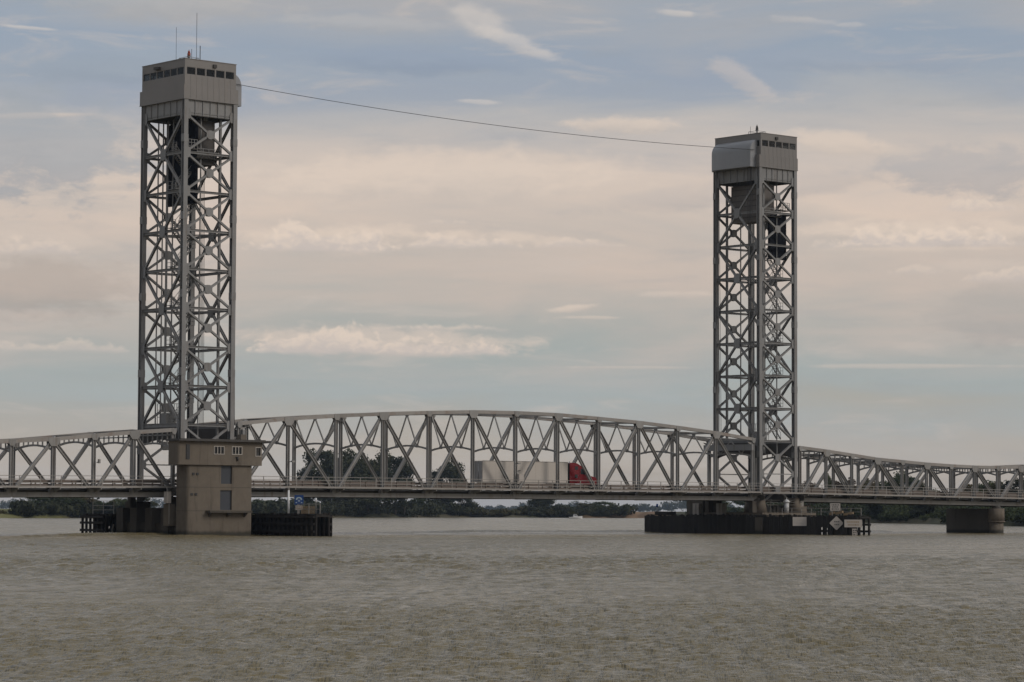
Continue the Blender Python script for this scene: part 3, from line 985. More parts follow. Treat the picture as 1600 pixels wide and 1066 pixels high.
    ho = hb.build('sheave_hood', HOOD, root)
    ho.data.set_sharp_from_angle(angle=math.radians(40))
    # wall vent / lamp fittings
    mb = MB(); mb.box((X(4.2), y0 - 0.1, 59.3), (0.5, 0.2, 0.42)); mb.build('wall_vent', ROOFD, root)
    if is_left:
        mb = MB(); mb.box((X(t0) - 0.25, 5.6, 59.2), (0.5, 0.9, 0.35)); mb.build('wall_lamp', ROOFD, root)
    # roof: light platform with handrail and beacon
    bx, by = X(3.5), 4.4
    for (ax, ay) in ((-.9, -.9), (.9, -.9), (.9, .9), (-.9, .9)):
        member('roof_rail_post', (bx + ax, by + ay, 59.5), (bx + ax, by + ay, 60.85), 0.07, 0.07, M, root, 'rod')
    for (p, q) in (((-.9, -.9), (.9, -.9)), ((.9, -.9), (.9, .9)), ((.9, .9), (-.9, .9)), ((-.9, .9), (-.9, -.9))):
        for z in (60.4, 60.83):
            member('roof_rail', (bx + p[0], by + p[1], z), (bx + q[0], by + q[1], z), 0.055, 0.055, M, root, 'rod')
    mb = MB(); mb.cyl((bx, by, 59.5), (bx, by, 60.95), 0.12, n=10).cyl((bx, by, 60.95), (bx, by, 61.1), 0.24, n=12)
    be = mb.build('beacon', M, root)
    mb = MB(); mb.cyl((bx, by, 61.1), (bx, by, 61.45), 0.21, 0.21, 12).cyl((bx, by, 61.45), (bx, by, 61.75), 0.17, 0.13, 12).cyl((bx, by, 61.75), (bx, by, 61.95), 0.05, 0.03, 8)
    mb.build('lens', REDL if is_left else ROOFD, be)
    if is_left:
        for (ax, ay, z1, r_) in ((1.3, 4.6, 66.85, 0.028), (-0.95, 5.9, 64.9, 0.022), (1.65, 4.3, 62.6, 0.05), (0.55, 4.6, 62.1, 0.03)):
            member('antenna', (bx + ax, ay, 59.5), (bx + ax, ay, z1), r_ * 2, r_ * 2, ROPE, root, 'rod')
    else:
        member('antenna', (bx - 0.9, 4.9, 59.5), (bx - 0.9, 4.9, 61.6), 0.05, 0.05, ROPE, root, 'rod')
    # maintenance balconies below the house
    for (ta, tb, ya, yb, z) in ((2.3, 5.8, 0.55, 1.9, 47.55), (0.5, 2.3, 0.55, 1.5, 48.6)):
        xa, xb = sorted((X(ta), X(tb)))
        pb = block('balcony', (xa, ya, z), (xb, yb, z + 0.12), DECKST, root)
        for q in range(5):
            xx = xa + (xb - xa) * q / 4
            member('balcony_post', (xx, ya, z + .1), (xx, ya, z + 1.25), 0.07, 0.07, M, root)
        for h in (0.45, 0.85, 1.25):
            member('balcony_rail', (xa, ya, z + h), (xb, ya, z + h), 0.06, 0.06, M, root)
    # inside: guide rails, hoistway posts
    for (t, y) in ((5.95, 0.75), (5.95, W - .75), (3.0, 8.35), (3.0, 0.8), (1.5, 8.1), (1.5, 7.0), (1.5, 5.9), (1.5, 4.7)):
        wv = 0.28 if t > 5 else 0.13
        member('guide_rail', (X(t), y, 12.0), (X(t), y, 52.7), wv, wv, M, root)
    # stair flights with landings, zigzag up the outer bay
    z = 14.2
    k = 0
    while z < 47:
        ta, tb = (0.7, 2.75) if k % 2 == 0 else (2.75, 0.7)
        yy = 2.6 if k % 2 == 0 else 3.5
        z2 = z + 2.45
        st = MB()
        for side in (-0.4, 0.4):
            st.beam((X(ta), yy + side, z), (X(tb), yy + side, z2), 0.2, 0.06)
        for q in range(10):
            f_ = (q + .5) / 10
            st.box((X(ta + (tb - ta) * f_), yy, z + (z2 - z) * f_ + 0.05), (0.24, 0.78, 0.05))
        so = st.build('stair_flight', M, root)
        hr = MB()
        for side in (-0.4, 0.4):
            hr.beam((X(ta), yy + side, z + 0.95), (X(tb), yy + side, z2 + 0.95), 0.05, 0.05)
            for q in (0, .33, .66, 1):
                hr.beam((X(ta + (tb - ta) * q), yy + side, z + (z2 - z) * q), (X(ta + (tb - ta) * q), yy + side, z + (z2 - z) * q + .95), 0.045, 0.045)
        hr.build('handrail', M, so)
        tl = tb + (0.55 if tb > ta else -0.45)
        xa, xb = sorted((X(tb), X(tl)))
        ld = MB(); ld.lohi((xa, 2.15, z2), (xb, 3.95, z2 + 0.07)); lo_ = ld.build('stair_landing', M, root)
        hr = MB()
        for h in (0.55, 1.05):
            hr.beam((X(tl), 2.15, z2 + h), (X(tl), 3.95, z2 + h), 0.05, 0.05)
        for y in (2.15, 3.05, 3.95):
            hr.beam((X(tl), y, z2), (X(tl), y, z2 + 1.05), 0.045, 0.045)
        hr.build('handrail', M, lo_)
        z = z2; k += 1
    # winch cage at the foot of the shaft
    wc = MB()
    for q in range(6):
        xx = X(0.8 + 0.4 * q)
        wc.beam((xx, 4.6, 14.0), (xx, 4.6, 16.6), 0.06, 0.06); wc.beam((xx, 6.6, 14.0), (xx, 6.6, 16.6), 0.06, 0.06)
    for zz in (14.0, 14.9, 15.8, 16.6):
        wc.beam((X(.8), 4.6, zz), (X(2.8), 4.6, zz), 0.06, 0.06); wc.beam((X(.8), 6.6, zz), (X(2.8), 6.6, zz), 0.06, 0.06)
    wc.lohi([min(X(1.0), X(2.5)), 4.9, 14.0], [max(X(1.0), X(2.5)), 6.2, 15.4])
    wc.build('lift_cage', STEEL_T, root)
    # lifting ropes from the sheaves to the end of the lift span
    for yb in (0.35, W - 1.9):
        for q in range(4):
            yy = yb + 0.28 * q
            member('lifting_rope', (X(TL + 0.8), yy + 0.5, ZH - .05), (X(TL + 0.8), yy, 13.9), 0.06, 0.06, ROPE, root, 'rod')
    # road and footway through the tower
    xa, xb = sorted((X(-1.15), X(TL + 1.1)))
    block('road_deck', (xa, 0.55, DZ - 0.24), (xb, W - 0.55, DZ - 0.004), ASPH, root)
    block('footway_slab', (xa, -1.72, 6.0), (xb, -0.34, 6.1), DECKST, root)
    block('fascia_beam', (xa, -1.84, 5.96), (xb, -1.722, 6.2), RAILM, root)
    for za in (6.56, 6.97, 7.38):
        block('rail', (xa, -1.81, za), (xb, -1.75, za + 0.065), RAILM, root)
    for q in range(4):
        xx = xa + (xb - xa) * (q + .5) / 4
        member('railing_post', (xx, -1.78, 6.2), (xx, -1.78, 7.40), 0.085, 0.075, RAILM, root)
    for yy in (0.42, W - 0.42):
        block('guardrail', (xa, yy - .06, 6.30), (xb, yy + .06, 6.52), GUARD, root)
        block('guardrail', (xa, yy - .06, 6.68), (xb, yy + .06, 6.98), GUARD, root)
    for q in range(3):
        xx = xa + 0.6 + (xb - xa - 1.2) * q / 2
        member('floor_beam', (xx, -1.5, 5.35), (xx, W - .3, 5.35), 0.8, 0.34, DECKST, root, 'h', (0, 0, 1))
    return root


tower_l = build_tower(-8.72, 1, 'tall grey steel lift tower with roof antennas, rising behind the concrete control house', 4.2, True)
tower_r = build_tower(102.24, -1, 'tall grey steel lift tower without long antennas, standing on the right-hand fendered pier', 5.35, False)

# counterweights hang inside the tower tops
for (xo, s, lab) in ((-8.72, 1, 'dark counterweight hanging inside the top of the left tower'), (102.24, -1, 'dark counterweight hanging inside the top of the right tower')):
    X = lambda t: xo + s * t
    cw = thing('counterweight', lab, 'counterweight', (X(4.2), W / 2, 47), 'counterweights')
    xa, xb = sorted((X(2.95), X(5.5)))
    b = MB(); b.lohi((xa, 1.35, 46.9), (xb, 7.9, 52.5)); b.build('weight_block', WEIGHT if s > 0 else WEIGHT_R, cw)
    if s > 0:
        xa, xb = sorted((X(2.55), X(2.94)))
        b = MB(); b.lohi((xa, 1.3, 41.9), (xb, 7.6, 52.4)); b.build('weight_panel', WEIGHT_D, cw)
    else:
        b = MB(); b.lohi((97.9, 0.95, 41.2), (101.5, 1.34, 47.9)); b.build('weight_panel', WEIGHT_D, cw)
    for y in (1.6, 7.6):
        b = MB(); b.lohi((X(4.2) - .3, y - .12, 52.5), (X(4.2) + .3, y + .12, 54.8)); b.build('hanger', STEEL_T, cw)
    for q in range(6):
        z = 47.6 + q * 0.85
        xx = X(2.95)
        b = MB(); b.lohi((min(X(5.5), X(5.56)), 1.4, z), (max(X(5.5), X(5.56)), 7.85, z + .08)); b.build('joint_strip', WEIGHT, cw)

# overhead cable between the towers
pts = []
p0, p1 = V(-0.75, 0.3, 57.5), V(93.9, 0.3, 57.3)
for i in range(41):
    t = i / 40
    p = p0.lerp(p1, t); p.z -= 4 * 1.15 * t * (1 - t)
    pts.append(p)
b = MB(); b.tube(pts, 0.036, 6)
tag(b.build('overhead_cable', ROPE), 'thin dark cable slung between the tops of the two towers', 'cable')

# ================================================================== CONTROL HOUSE on the left pier
ch = thing('control_house', 'tan concrete control house with overhanging upper storey at the foot of the left tower', 'building', (-7, -4.6, 0))


def chamfer_prism(xa, xb, ya, yb, za, zb, c):
    """box with rounded vertical corners on the river side"""
    pts = []
    for (cx, cy, a0) in ((xa + c, ya + c, math.pi), (xb - c, ya + c, 1.5 * math.pi)):
        for q in range(7):
            a = a0 + math.pi / 2 * q / 6
            pts.append(V(cx + c * math.cos(a), cy + c * math.sin(a), za))
    pts += [V(xb, yb, za), V(xa, yb, za)]
    b = MB(); b.prism(pts, (0, 0, zb - za), True)
    return b


def sharp(o, a=35):
    o.data.set_sharp_from_angle(angle=math.radians(a)); return o


def cut(o, boxes):
    """sink rectangular recesses into a wall"""
    cu = []
    for lo, hi in boxes:
        c_ = MB(); c_.lohi(lo, hi); t_ = c_.build('cutter', CONC)
        md = o.modifiers.new('recess', 'BOOLEAN'); md.operation = 'DIFFERENCE'; md.object = t_; md.solver = 'EXACT'
        cu.append(t_)
    bpy.context.view_layer.update()
    dg = bpy.context.evaluated_depsgraph_get()
    me = bpy.data.meshes.new_from_object(o.evaluated_get(dg))
    o.modifiers.clear(); o.data = me
    for t_ in cu:
        bpy.data.objects.remove(t_)
    return o


SHUT = ((-6.85, -5.2, 6.42, 8.66), (-6.95, -5.2, 3.18, 5.62))
lw = chamfer_prism(-11.9, -2.0, -6.0, -3.7, -2.5, 8.72, 0.45).build('lower_wall', CONC, ch)
cut(lw, [((xa, -6.4, za), (xb, -5.72, zb)) for (xa, xb, za, zb) in SHUT]); sharp(lw)
UPW = ((-8.15, -6.75, 10.12, 10.98, 3), (-5.45, -4.05, 10.12, 10.98, 3), (-1.85, -1.15, 9.95, 10.95, 1))
uw = chamfer_prism(-13.5, -0.75, -6.35, -4.25, 8.72, 11.62, 0.35).build('upper_wall', CONC, ch)
cut(uw, [((xa, -6.7, za), (xb, -6.13, zb)) for (xa, xb, za, zb, _) in UPW]); sharp(uw)
sharp(chamfer_prism(-13.75, 0.25, -6.95, -3.9, 11.62, 11.84, 0.3).build('roof', ROOFD, ch))
sharp(chamfer_prism(-13.3, -0.4, -6.6, -4.1, 11.84, 11.92, 0.3).build('roof_gravel', ROOFD, ch))
# pour joints
for z in (5.95, 3.05):
    sharp(chamfer_prism(-11.91, -1.99, -6.012, -3.72, z, z + 0.05, 0.45).build('pour_joint', CONC_G, ch))


def house_window(xa, xb, za, zb, y, nb, frame_m, pane_m, depth=0.10):
    e = 0.09
    b = MB()
    b.lohi((xa - e, y - 0.06, za - e), (xb + e, y + depth, za)); b.lohi((xa - e, y - 0.06, zb), (xb + e, y + depth, zb + e))
    for q in range(nb + 1):
        x = xa + (xb - xa) * q / nb
        x0_, x1_ = (x - e, x) if q == 0 else ((x, x + e) if q == nb else (x - e / 2, x + e / 2))
        b.lohi((x0_, y - 0.055, za), (x1_, y + depth, zb))
    w = b.build('window', frame_m, ch)
    for q in range(nb):
        x0_ = xa + (xb - xa) * q / nb; x1_ = xa + (xb - xa) * (q + 1) / nb
        p = MB(); p.lohi((x0_ + .02, y + 0.10, za + .01), (x1_ - .02, y + 0.12, zb - .01)); p.build('pane', pane_m, w)
    return w


for (xa, xb, za, zb, nb_) in UPW:
    house_window(xa, xb, za, zb, -6.35, nb_, WFRAME, DGLASS, 0.06)
# tall slate coloured shutters at the back of deep recesses
for (xa, xb, za, zb) in SHUT:
    b = MB(); b.lohi((xa + .003, -5.80, za + .003), (xb - .003, -5.725, zb - .003)); w = b.build('shuttered_window', SLATE, ch)
    for q in range(1, 3):
        z_ = za + (zb - za) * q / 3
        b = MB(); b.lohi((xa + .01, -5.83, z_ - .03), (xb - .01, -5.80, z_ + .03)); b.build('shutter_rail', SLATE, w)
b = MB(); b.lohi((-9.1, -6.95, 2.85), (-2.75, -5.98, 3.12)); b.build('ledge', CONC_G, ch)
for x in (-8.6, -5.9, -3.3):
    b = MB(); b.prism([V(x - .08, -6.0, 2.85), V(x - .08, -6.75, 2.85), V(x - .08, -6.0, 2.3)], (.16, 0, 0)); b.build('ledge_bracket', CONC_G, ch)
for (x, z) in ((-11.0, 7.6), (-10.4, 7.6), (-11.2, 5.1), (-10.6, 5.1)):
    b = MB(); b.lohi((x - .16, -6.08, z - .14), (x + .16, -5.97, z + .14)); b.build('wall_vent', SIGNK, ch)
b = MB(); b.lohi((-12.35, -6.45, 9.4), (-11.85, -6.3, 11.2)); b.build('wall_pipe_cluster', SIGNK, ch)
b = MB(); b.cyl((-4.7, -6.45, 9.3), (-4.7, -6.45, 9.75), 0.12, n=8).beam((-4.7, -6.35, 9.75), (-5.0, -6.55, 9.75), .08, .08); b.build('wall_lamp', SIGNK, ch)
b = MB(); b.lohi((-3.4, -5.3, 11.92), (-2.6, -4.5, 12.6)); b.build('roof_vent', CONC, ch)

# ================================================================== PIERS
def pier(name, label, x0, x1, y0, y1, ztop, group='bridge piers', cols=True):
    r = thing(name, label, 'bridge pier', ((x0 + x1) / 2, (y0 + y1) / 2, 0), group)
    return r


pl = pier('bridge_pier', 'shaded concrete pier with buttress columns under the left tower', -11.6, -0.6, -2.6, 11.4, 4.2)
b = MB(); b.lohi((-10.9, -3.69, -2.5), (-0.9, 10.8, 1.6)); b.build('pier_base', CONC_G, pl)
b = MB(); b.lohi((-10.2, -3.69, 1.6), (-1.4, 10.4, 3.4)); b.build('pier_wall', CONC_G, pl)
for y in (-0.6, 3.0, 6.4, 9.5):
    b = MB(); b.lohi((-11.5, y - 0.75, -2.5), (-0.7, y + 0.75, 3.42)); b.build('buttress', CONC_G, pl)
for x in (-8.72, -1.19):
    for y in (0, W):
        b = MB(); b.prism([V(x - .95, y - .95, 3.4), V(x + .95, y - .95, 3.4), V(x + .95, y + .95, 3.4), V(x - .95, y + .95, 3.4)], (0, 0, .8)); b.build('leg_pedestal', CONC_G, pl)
b = MB(); b.lohi((-12.1, -2.4, 1.2), (-11.2, -1.2, 3.9)); b.prism([V(-11.2, -2.4, 1.2), V(-11.2, -2.4, 3.9), V(-10.3, -2.4, 1.2)], (0, 1.2, 0)); b.build('wing_wall', CONC, pl)
# end bearings of the approach truss
for y in (0, W):
    b = MB(); b.lohi((XAL - .4, y - .35, 4.2), (XAL + .4, y + .35, 4.82)); b.lohi((XAL - .6, y - .6, 3.3), (XAL + .6, y + .6, 4.2)); b.build('bearing', CONC_G, pl)
    b = MB(); b.lohi((-.4, y - .35, 4.2), (.4, y + .35, 4.9)); b.lohi((-.6, y - .6, 1.6), (.6, y + .6, 4.2)); b.build('bearing', CONC_G, pl)
# grey transformer box on the corner of the pier
tb = thing('transformer_box', 'small light grey transformer box with conduit, left of the control house wall', 'electrical box', (-12.6, -2.7, 3.9))
b = MB(); b.lohi((-12.85, -3.1, 4.0), (-12.25, -2.4, 5.35)); b.build('cabinet', SIGNW, tb)
b = MB(); b.lohi((-12.87, -3.12, 5.35), (-12.23, -2.38, 5.42)); b.build('lid', WFRAME, tb)
b = MB(); b.tube([V(-12.55, -2.75, 5.4), V(-12.6, -2.6, 6.0), V(-12.75, -2.2, 6.3)], .05); b.tube([V(-12.4, -2.9, 4.0), V(-12.4, -2.9, 1.4)], .05); b.build('conduit', RAILM, tb)

pr = pier('bridge_pier', 'concrete pier with cone-shaped leg pedestals under the right tower', 92.6, 104, -2.2, 11.4, 3.2)
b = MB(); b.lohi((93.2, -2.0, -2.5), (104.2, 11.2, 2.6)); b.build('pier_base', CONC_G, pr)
b = MB(); b.lohi((92.9, -2.3, 2.6), (104.5, 11.5, 3.15)); b.build('pier_cap', CONC, pr)
for x in (94.71, 102.24):
    for y in (0, W):
        b = MB(); b.cyl((x, y, 3.15), (x, y, 5.36), 1.12, 0.74, 16); b.build('leg_pedestal', CONC, pr)
b = MB(); b.lohi((92.7, 9.9, 2.6), (96.8, 13.4, 5.0)); b.build('far_column', CONC_G, pr)
for y in (0, W):
    b = MB(); b.lohi((XAR - .75, y - .75, 3.15), (XAR + .75, y + .75, 4.1)); b.build('bearing_block', CONC, pr)
    b = MB(); b.lohi((XAR - .45, y - .4, 4.1), (XAR + .45, y + .4, 4.82)); b.build('bearing', RAILM, pr)
    b = MB(); b.lohi((NP * PL - .45, y - .4, 3.15), (NP * PL + .45, y + .4, 4.9)); b.build('bearing', CONC_G, pr)
# machinery and pipework below the right tower deck
mc = thing('deck_machinery', 'dark pipework and motors under the deck of the right tower', 'machinery', (99, 2, 3.2))
for q in range(9):
    x = 95.9 + q * 0.75
    b = MB(); b.lohi((x, 1.2, 3.16), (x + 0.5, 2.0, 3.9 + 0.5 * ((q * 7) % 3) / 2)); b.build('motor_box', DECKST, mc)
for z in (4.3, 4.7, 5.0):
    b = MB(); b.beam((95.5, -0.6, z), (103.2, -0.6, z), .1, .1); b.build('pipe', DECKST, mc)
for x in (96.2, 98.3, 100.2, 101.6):
    b = MB(); b.beam((x, -0.6, 3.15), (x + .3, -0.6, 5.2), .12, .12); b.build('pipe_support', DECKST, mc)

tk = thing('white_tank', 'small white domed upright tank on the right tower pier', 'tank', (98.9, -1.5, 3.15))
b = MB(); b.cyl((98.9, -1.5, 3.15), (98.9, -1.5, 4.7), .36, n=16); b.build('tank_body', TANK, tk)
b = MB(); b.cyl((98.9, -1.5, 4.7), (98.9, -1.5, 4.85), .50, n=16).cyl((98.9, -1.5, 4.85), (98.9, -1.5, 5.1), .5, .22, 16).cyl((98.9, -1.5, 5.1), (98.9, -1.5, 5.4), .06, n=8); b.build('dome', BOATW, tk)

# approach piers
def approach_pier(X0, zt, label):
    r = thing('bridge_pier', label, 'bridge pier', (X0, W / 2, 0), 'bridge piers')
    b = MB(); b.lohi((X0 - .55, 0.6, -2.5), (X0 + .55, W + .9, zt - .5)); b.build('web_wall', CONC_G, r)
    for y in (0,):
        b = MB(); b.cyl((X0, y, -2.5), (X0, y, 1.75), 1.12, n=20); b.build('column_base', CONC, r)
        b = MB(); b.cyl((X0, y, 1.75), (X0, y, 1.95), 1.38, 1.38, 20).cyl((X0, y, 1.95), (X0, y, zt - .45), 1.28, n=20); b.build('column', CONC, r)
        b = MB(); b.cyl((X0, y, zt - .45), (X0, y, zt - .02), .8, .6, 16); b.build('bearing', DECKST, r)
    return r


approach_pier(XAR + 8 * PA - .3, 4.93 + slopeR(XAR + 8 * PA), 'twin-column concrete pier under the approach span, far right')
approach_pier(XAL - 8 * PA + .3, 4.93 + slopeL(XAL - 8 * PA), 'twin-column concrete pier under the approach span, beyond the left edge')

# ================================================================== TIMBER FENDERS
def timber_fender(label, path, ztop, faceside, rnd, gap_fn=None, pile_step=0.95, clad=True, group='timber pier fenders', braces=False):
    """path: list of points (x, y) along the fender; piles, wales and vertical sheeting"""
    P0 = V(path[0][0], path[0][1], 0)
    r = thing('timber_fender', label, 'fender', P0, group)
    for (a, b_) in zip(path[:-1], path[1:]):
        a, b_ = V(*a, 0), V(*b_, 0)
        L = (b_ - a).length; d = (b_ - a) / L
        nrm = V(-d.y, d.x, 0) * faceside
        n = max(2, int(L / pile_step))
        for i in range(n + 1):
            p = a + d * (L * i / n)
            h = ztop + rnd.uniform(-.15, .22)
            member('pile', p + V(0, 0, -2), p + V(rnd.uniform(-.05, .05), rnd.uniform(-.05, .05), h), .34, .34, TIMBER, r, 'rod')
            q = p - nrm * 2.0
            member('pile', q + V(0, 0, -2), q + V(0, 0, h - .1), .34, .34, TIMBER, r, 'rod')
            if i % 3 == 0:
                member('cross_tie', p + V(0, 0, ztop - .25), q + V(0, 0, ztop - .25), .26, .26, TIMBER, r)
        for z in ((0.55, 1.5, ztop - .35)):
            member('wale', a + nrm * .3 + V(0, 0, z), b_ + nrm * .3 + V(0, 0, z), .30, .26, TIMBER, r)
            member('wale', a - nrm * 2.3 + V(0, 0, z), b_ - nrm * 2.3 + V(0, 0, z), .30, .26, TIMBER, r)
        # walkway planks
        member('walkway', a - nrm * 1.0 + V(0, 0, ztop - .02), b_ - nrm * 1.0 + V(0, 0, ztop - .02), .10, 1.9, TIMBER, r, 'box', (0, 0, 1))
        if clad:
            m = int(L / .36)
            for i in range(m):
                s_ = (i + .5) / m
                p = a + d * (L * s_) + nrm * .50
                g_ = gap_fn(p) if gap_fn else 0
                z0 = -1.0
                if g_ and rnd.random() < g_:
                    z0 = rnd.uniform(.7, 1.5)
                h = ztop + rnd.uniform(-.30, .16)
                member('plank', p + V(0, 0, z0), p + V(0, 0, h), .33 if abs(d.y) < .5 else .12, .12 if abs(d.y) < .5 else .33, TIMBER, r, 'box', (1, 0, 0))
        if braces:
            for i in range(int(L / 2.2)):
                p = a + d * (2.2 * i + .3)
                member('brace', p + nrm * .2 + V(0, 0, .1), p + d * 1.7 + nrm * .2 + V(0, 0, ztop - .5), .2, .16, TIMBER, r)
    return r


rf = random.Random(3)


def rail_line(root, a, b_, z, h, step, m=RAILM, levels=2):
    a, b_ = V(*a, 0), V(*b_, 0)
    L = (b_ - a).length
    n = max(1, int(L / step))
    for i in range(n + 1):
        p = a.lerp(b_, i / n)
        member('railing_post', p + V(0, 0, z), p + V(0, 0, z + h), .07, .07, m, root)
    for k in range(levels):
        zz = z + h * (k + 1) / levels - .03
        member('rail', a + V(0, 0, zz), b_ + V(0, 0, zz), .06, .06, m, root)


fr_ = timber_fender('long black timber fender with sign boards along the foot of the right tower', [(91.3, 20.6), (91.3, -22.9)], 2.75, -1, rf,
                    lambda p: (0.32 if p.y < -15.5 else (0.14 if 8.5 < p.y < 12 else 0.0)))
rail_line(fr_, (92.2, -22.4), (92.2, -7.0), 2.8, 1.05, 1.8)
b = MB(); b.lohi((91.0, 15.6, 2.75), (92.6, 18.6, 3.25)); b.build('timber_cap', TIMBER, fr_)
b = MB(); b.lohi((90.50, -4.55, -1.0), (90.74, -3.1, 2.45)); b.build('concrete_panel', CONC_G, fr_)
fl = timber_fender('black timber fender with a blue sign, right of the control house', [(3.3, -14.7), (3.3, 17)], 2.75, -1, rf, lambda p: 0.06)
rail_line(fl, (2.3, -14.2), (2.3, -9.6), 2.75, 1.25, 1.6)
b = MB()
for q in range(12):
    b.beam((2.3, -13.0 + q * .24, 2.75), (2.3, -13.0 + q * .24, 3.75), .05, .05)
b.build('picket_gate', TANW, fl)
ff = timber_fender('dark open-braced timber fender with railing, left of the left pier', [(-10.4, 16.7), (-10.4, 11.2)], 2.6, 1, rf, lambda p: 0.5, 0.85, True, braces=True)
rail_line(ff, (-11.0, 16.5), (-11.0, 11.6), 2.6, 1.7, 2.4, RAILM, 3)
for (yy, dd) in ((15.9, .3), (14.1, .35), (12.5, .5)):
    member('white_batten', V(-10.75, yy, 0.1), V(-10.75, yy - dd, 1.3), .14, .14, SIGNW, ff)

# things standing on the fenders
fd = RGT0 * 1.0                                    # boards are turned towards boats coming up the river
nd = V(fd.y, -fd.x, 0)
nd = -V(-fd.y, fd.x, 0) if nd.dot(FWD0) > 0 else nd


def board_sign(name, label, c, w, h, m, post=None, lines=0, diamond=False, line_m=SIGNK, border=None, cat='sign', group=None):
    c = Vector(c)
    r = thing(name, label, cat, (c.x, c.y, post if post is not None else c.z - h / 2), group)
    R = Matrix((fd, -nd, V(0, 0, 1))).transposed()
    b = MB()
    if diamond:
        pts = [c + fd * (w / 2), c + V(0, 0, h / 2), c - fd * (w / 2), c - V(0, 0, h / 2)]
        b.prism([p + nd * .03 for p in pts], -nd * .06)
    else:
        b.box(c, (w, .06, h), R)
    bo = b.build('board', m, r)
    if border:
        b = MB()
        if diamond:
            k = .86
            outer = [c + fd * (w / 2 * .97), c + V(0, 0, h / 2 * .97), c - fd * (w / 2 * .97), c - V(0, 0, h / 2 * .97)]
            for p, q in zip(outer, outer[1:] + outer[:1]):
                b.beam(p + nd * .04, q + nd * .04, .10, .03)
        b.build('border', border, r)
    for i in range(lines):
        z = c.z + h * (.5 - (i + .8) / (lines + .6)) * (.55 if diamond else 1.0)
        ww = w * (.34 if diamond else .72) * (1 - .12 * (i % 2))
        x = -ww / 2
        b = MB(); rr = random.Random(i * 7 + int(abs(c.y) * 10))
        while x < ww / 2 - .05:
            wd = rr.uniform(.10, .24)
            b.box(c + fd * (x + wd / 2) + nd * .036 + V(0, 0, z - c.z), (wd, .012, h * .13 * (.5 if diamond else 1) * 1.1), R)
            x += wd + .07
        b.build('lettering', line_m, r)
    if post is not None:
        for s_ in ((-.3, .3) if w > 1.2 else (0,)):
            p = c + fd * (s_ * w) - nd * .08
            b = MB(); b.beam((p.x, p.y, post), (p.x, p.y, c.z + h * .4), .09, .09); b.build('post', RAILM, r)
    return r


board_sign('notice_board', 'white rectangular notice board on the right fender nearest the tower', (90.2, -12.7, 1.9), 2.5, 1.28, SIGNW, lines=2, line_m=SIGNW)
board_sign('warning_sign', 'large white diamond warning sign on the right fender', (90.1, -19.6, 1.7), 1.95, 1.95, SIGNW, lines=2, diamond=True, border=SIGNW)
board_sign('notice_board', 'cream notice board with two dark lines near the right end of the fender', (90.0, -22.9, 1.68), 2.5, 1.08, SIGNW, lines=2, line_m=TANW)
board_sign('notice_board', 'grey notice board on a post above the diamond sign', (91.6, -18.0, 4.0), 1.45, 1.05, SIGNW, post=2.75, lines=3)
board_sign('gauge_board', 'narrow white clearance gauge board standing in the water under the cream board', (90.0, -23.1, .42), .62, 1.05, SIGNW, lines=3)
for i, (yy, zz, ln) in enumerate(((-16.6, 2.95, 1.1), (-17.8, 3.05, 1.3), (-19.3, 2.92, 1.5))):
    b = MB(); b.beam((92.0, yy, zz), (92.0 + .3 * (i - 1), yy - ln, zz + .25), .34, .3)
    tag(b.build('timber_baulk', TANW), ('short', 'tilted', 'longest')[i] + ' tan timber baulk lying on the right fender behind the diamond sign', 'timber', 'timber baulks on the fender')
bs = board_sign('navigation_sign', 'blue square sign with pale bridge symbol and white plate on the left fender', (3.0, -8.9, 4.5), 1.12, 1.2, SIGNB, post=2.7)
c0 = V(3.0, -8.9, 4.5)
R = Matrix((fd, -nd, V(0, 0, 1))).transposed()
b = MB()
for q in range(9):
    a = math.pi * (q + .5) / 9
    p = c0 + fd * (.30 * math.cos(a)) + V(0, 0, .02 + .26 * math.sin(a)) + nd * .04
    b.box(p, (.17, .014, .14), R)
for q in (-.08, .08):
    b.box(c0 + fd * q + nd * .04 + V(0, 0, -.12), (.07, .014, .26), R)
for q in (-.32, .32):
    b.box(c0 + fd * q + nd * .04 + V(0, 0, -.34), (.16, .014, .10), R)
b.build('bridge_symbol', SYMW, bs)
b = MB(); b.box(c0 + V(0, 0, -.98), (.85, .06, .55), R); b.build('lower_plate', SIGNW, bs)
b = MB()
for zz in (.10, -.08):
    for q in range(4):
        b.box(c0 + V(0, 0, -.98 + zz) + fd * (-.27 + .18 * q) + nd * .036, (.12, .012, .10), R)
b.build('lettering', TANW, bs)
p = V(2.6, -7.25, 0)
po = thing('light_pole', 'white steel pole on the left fender beside the blue sign', 'pole', (p.x, p.y, 2.7))
b = MB(); b.cyl((p.x, p.y, 2.7), (p.x, p.y, 5.75), .13, .12, 10); b.build('shaft', BOATW, po)
b = MB(); b.cyl((p.x, p.y, 5.75), (p.x, p.y, 5.95), .17, .1, 10); b.build('cap', RAILM, po)
p = V(2.6, -12.95, 0)
po = thing('navigation_light', 'small white navigation light on a stalk at the end of the left fender', 'light', (p.x, p.y, 2.7))
b = MB(); b.cyl((p.x, p.y, 2.7), (p.x, p.y, 4.2), .04, n=8); b.build('stalk', RAILM, po)
b = MB(); b.cyl((p.x, p.y, 4.2), (p.x, p.y, 4.75), .12, .09, 10); b.build('lamp', BOATW, po)
p = V(91.8, 18.9, 0)
po = thing('navigation_light', 'small dark navigation light on a stalk at the far end of the right fender', 'light', (p.x, p.y, 2.7))
b = MB(); b.cyl((p.x, p.y, 2.7), (p.x, p.y, 3.9), .05, n=8); b.build('stalk', RAILM, po)
b = MB(); b.cyl((p.x, p.y, 3.9), (p.x, p.y, 4.4), .2, .14, 10); b.build('lamp', SIGNB, po)
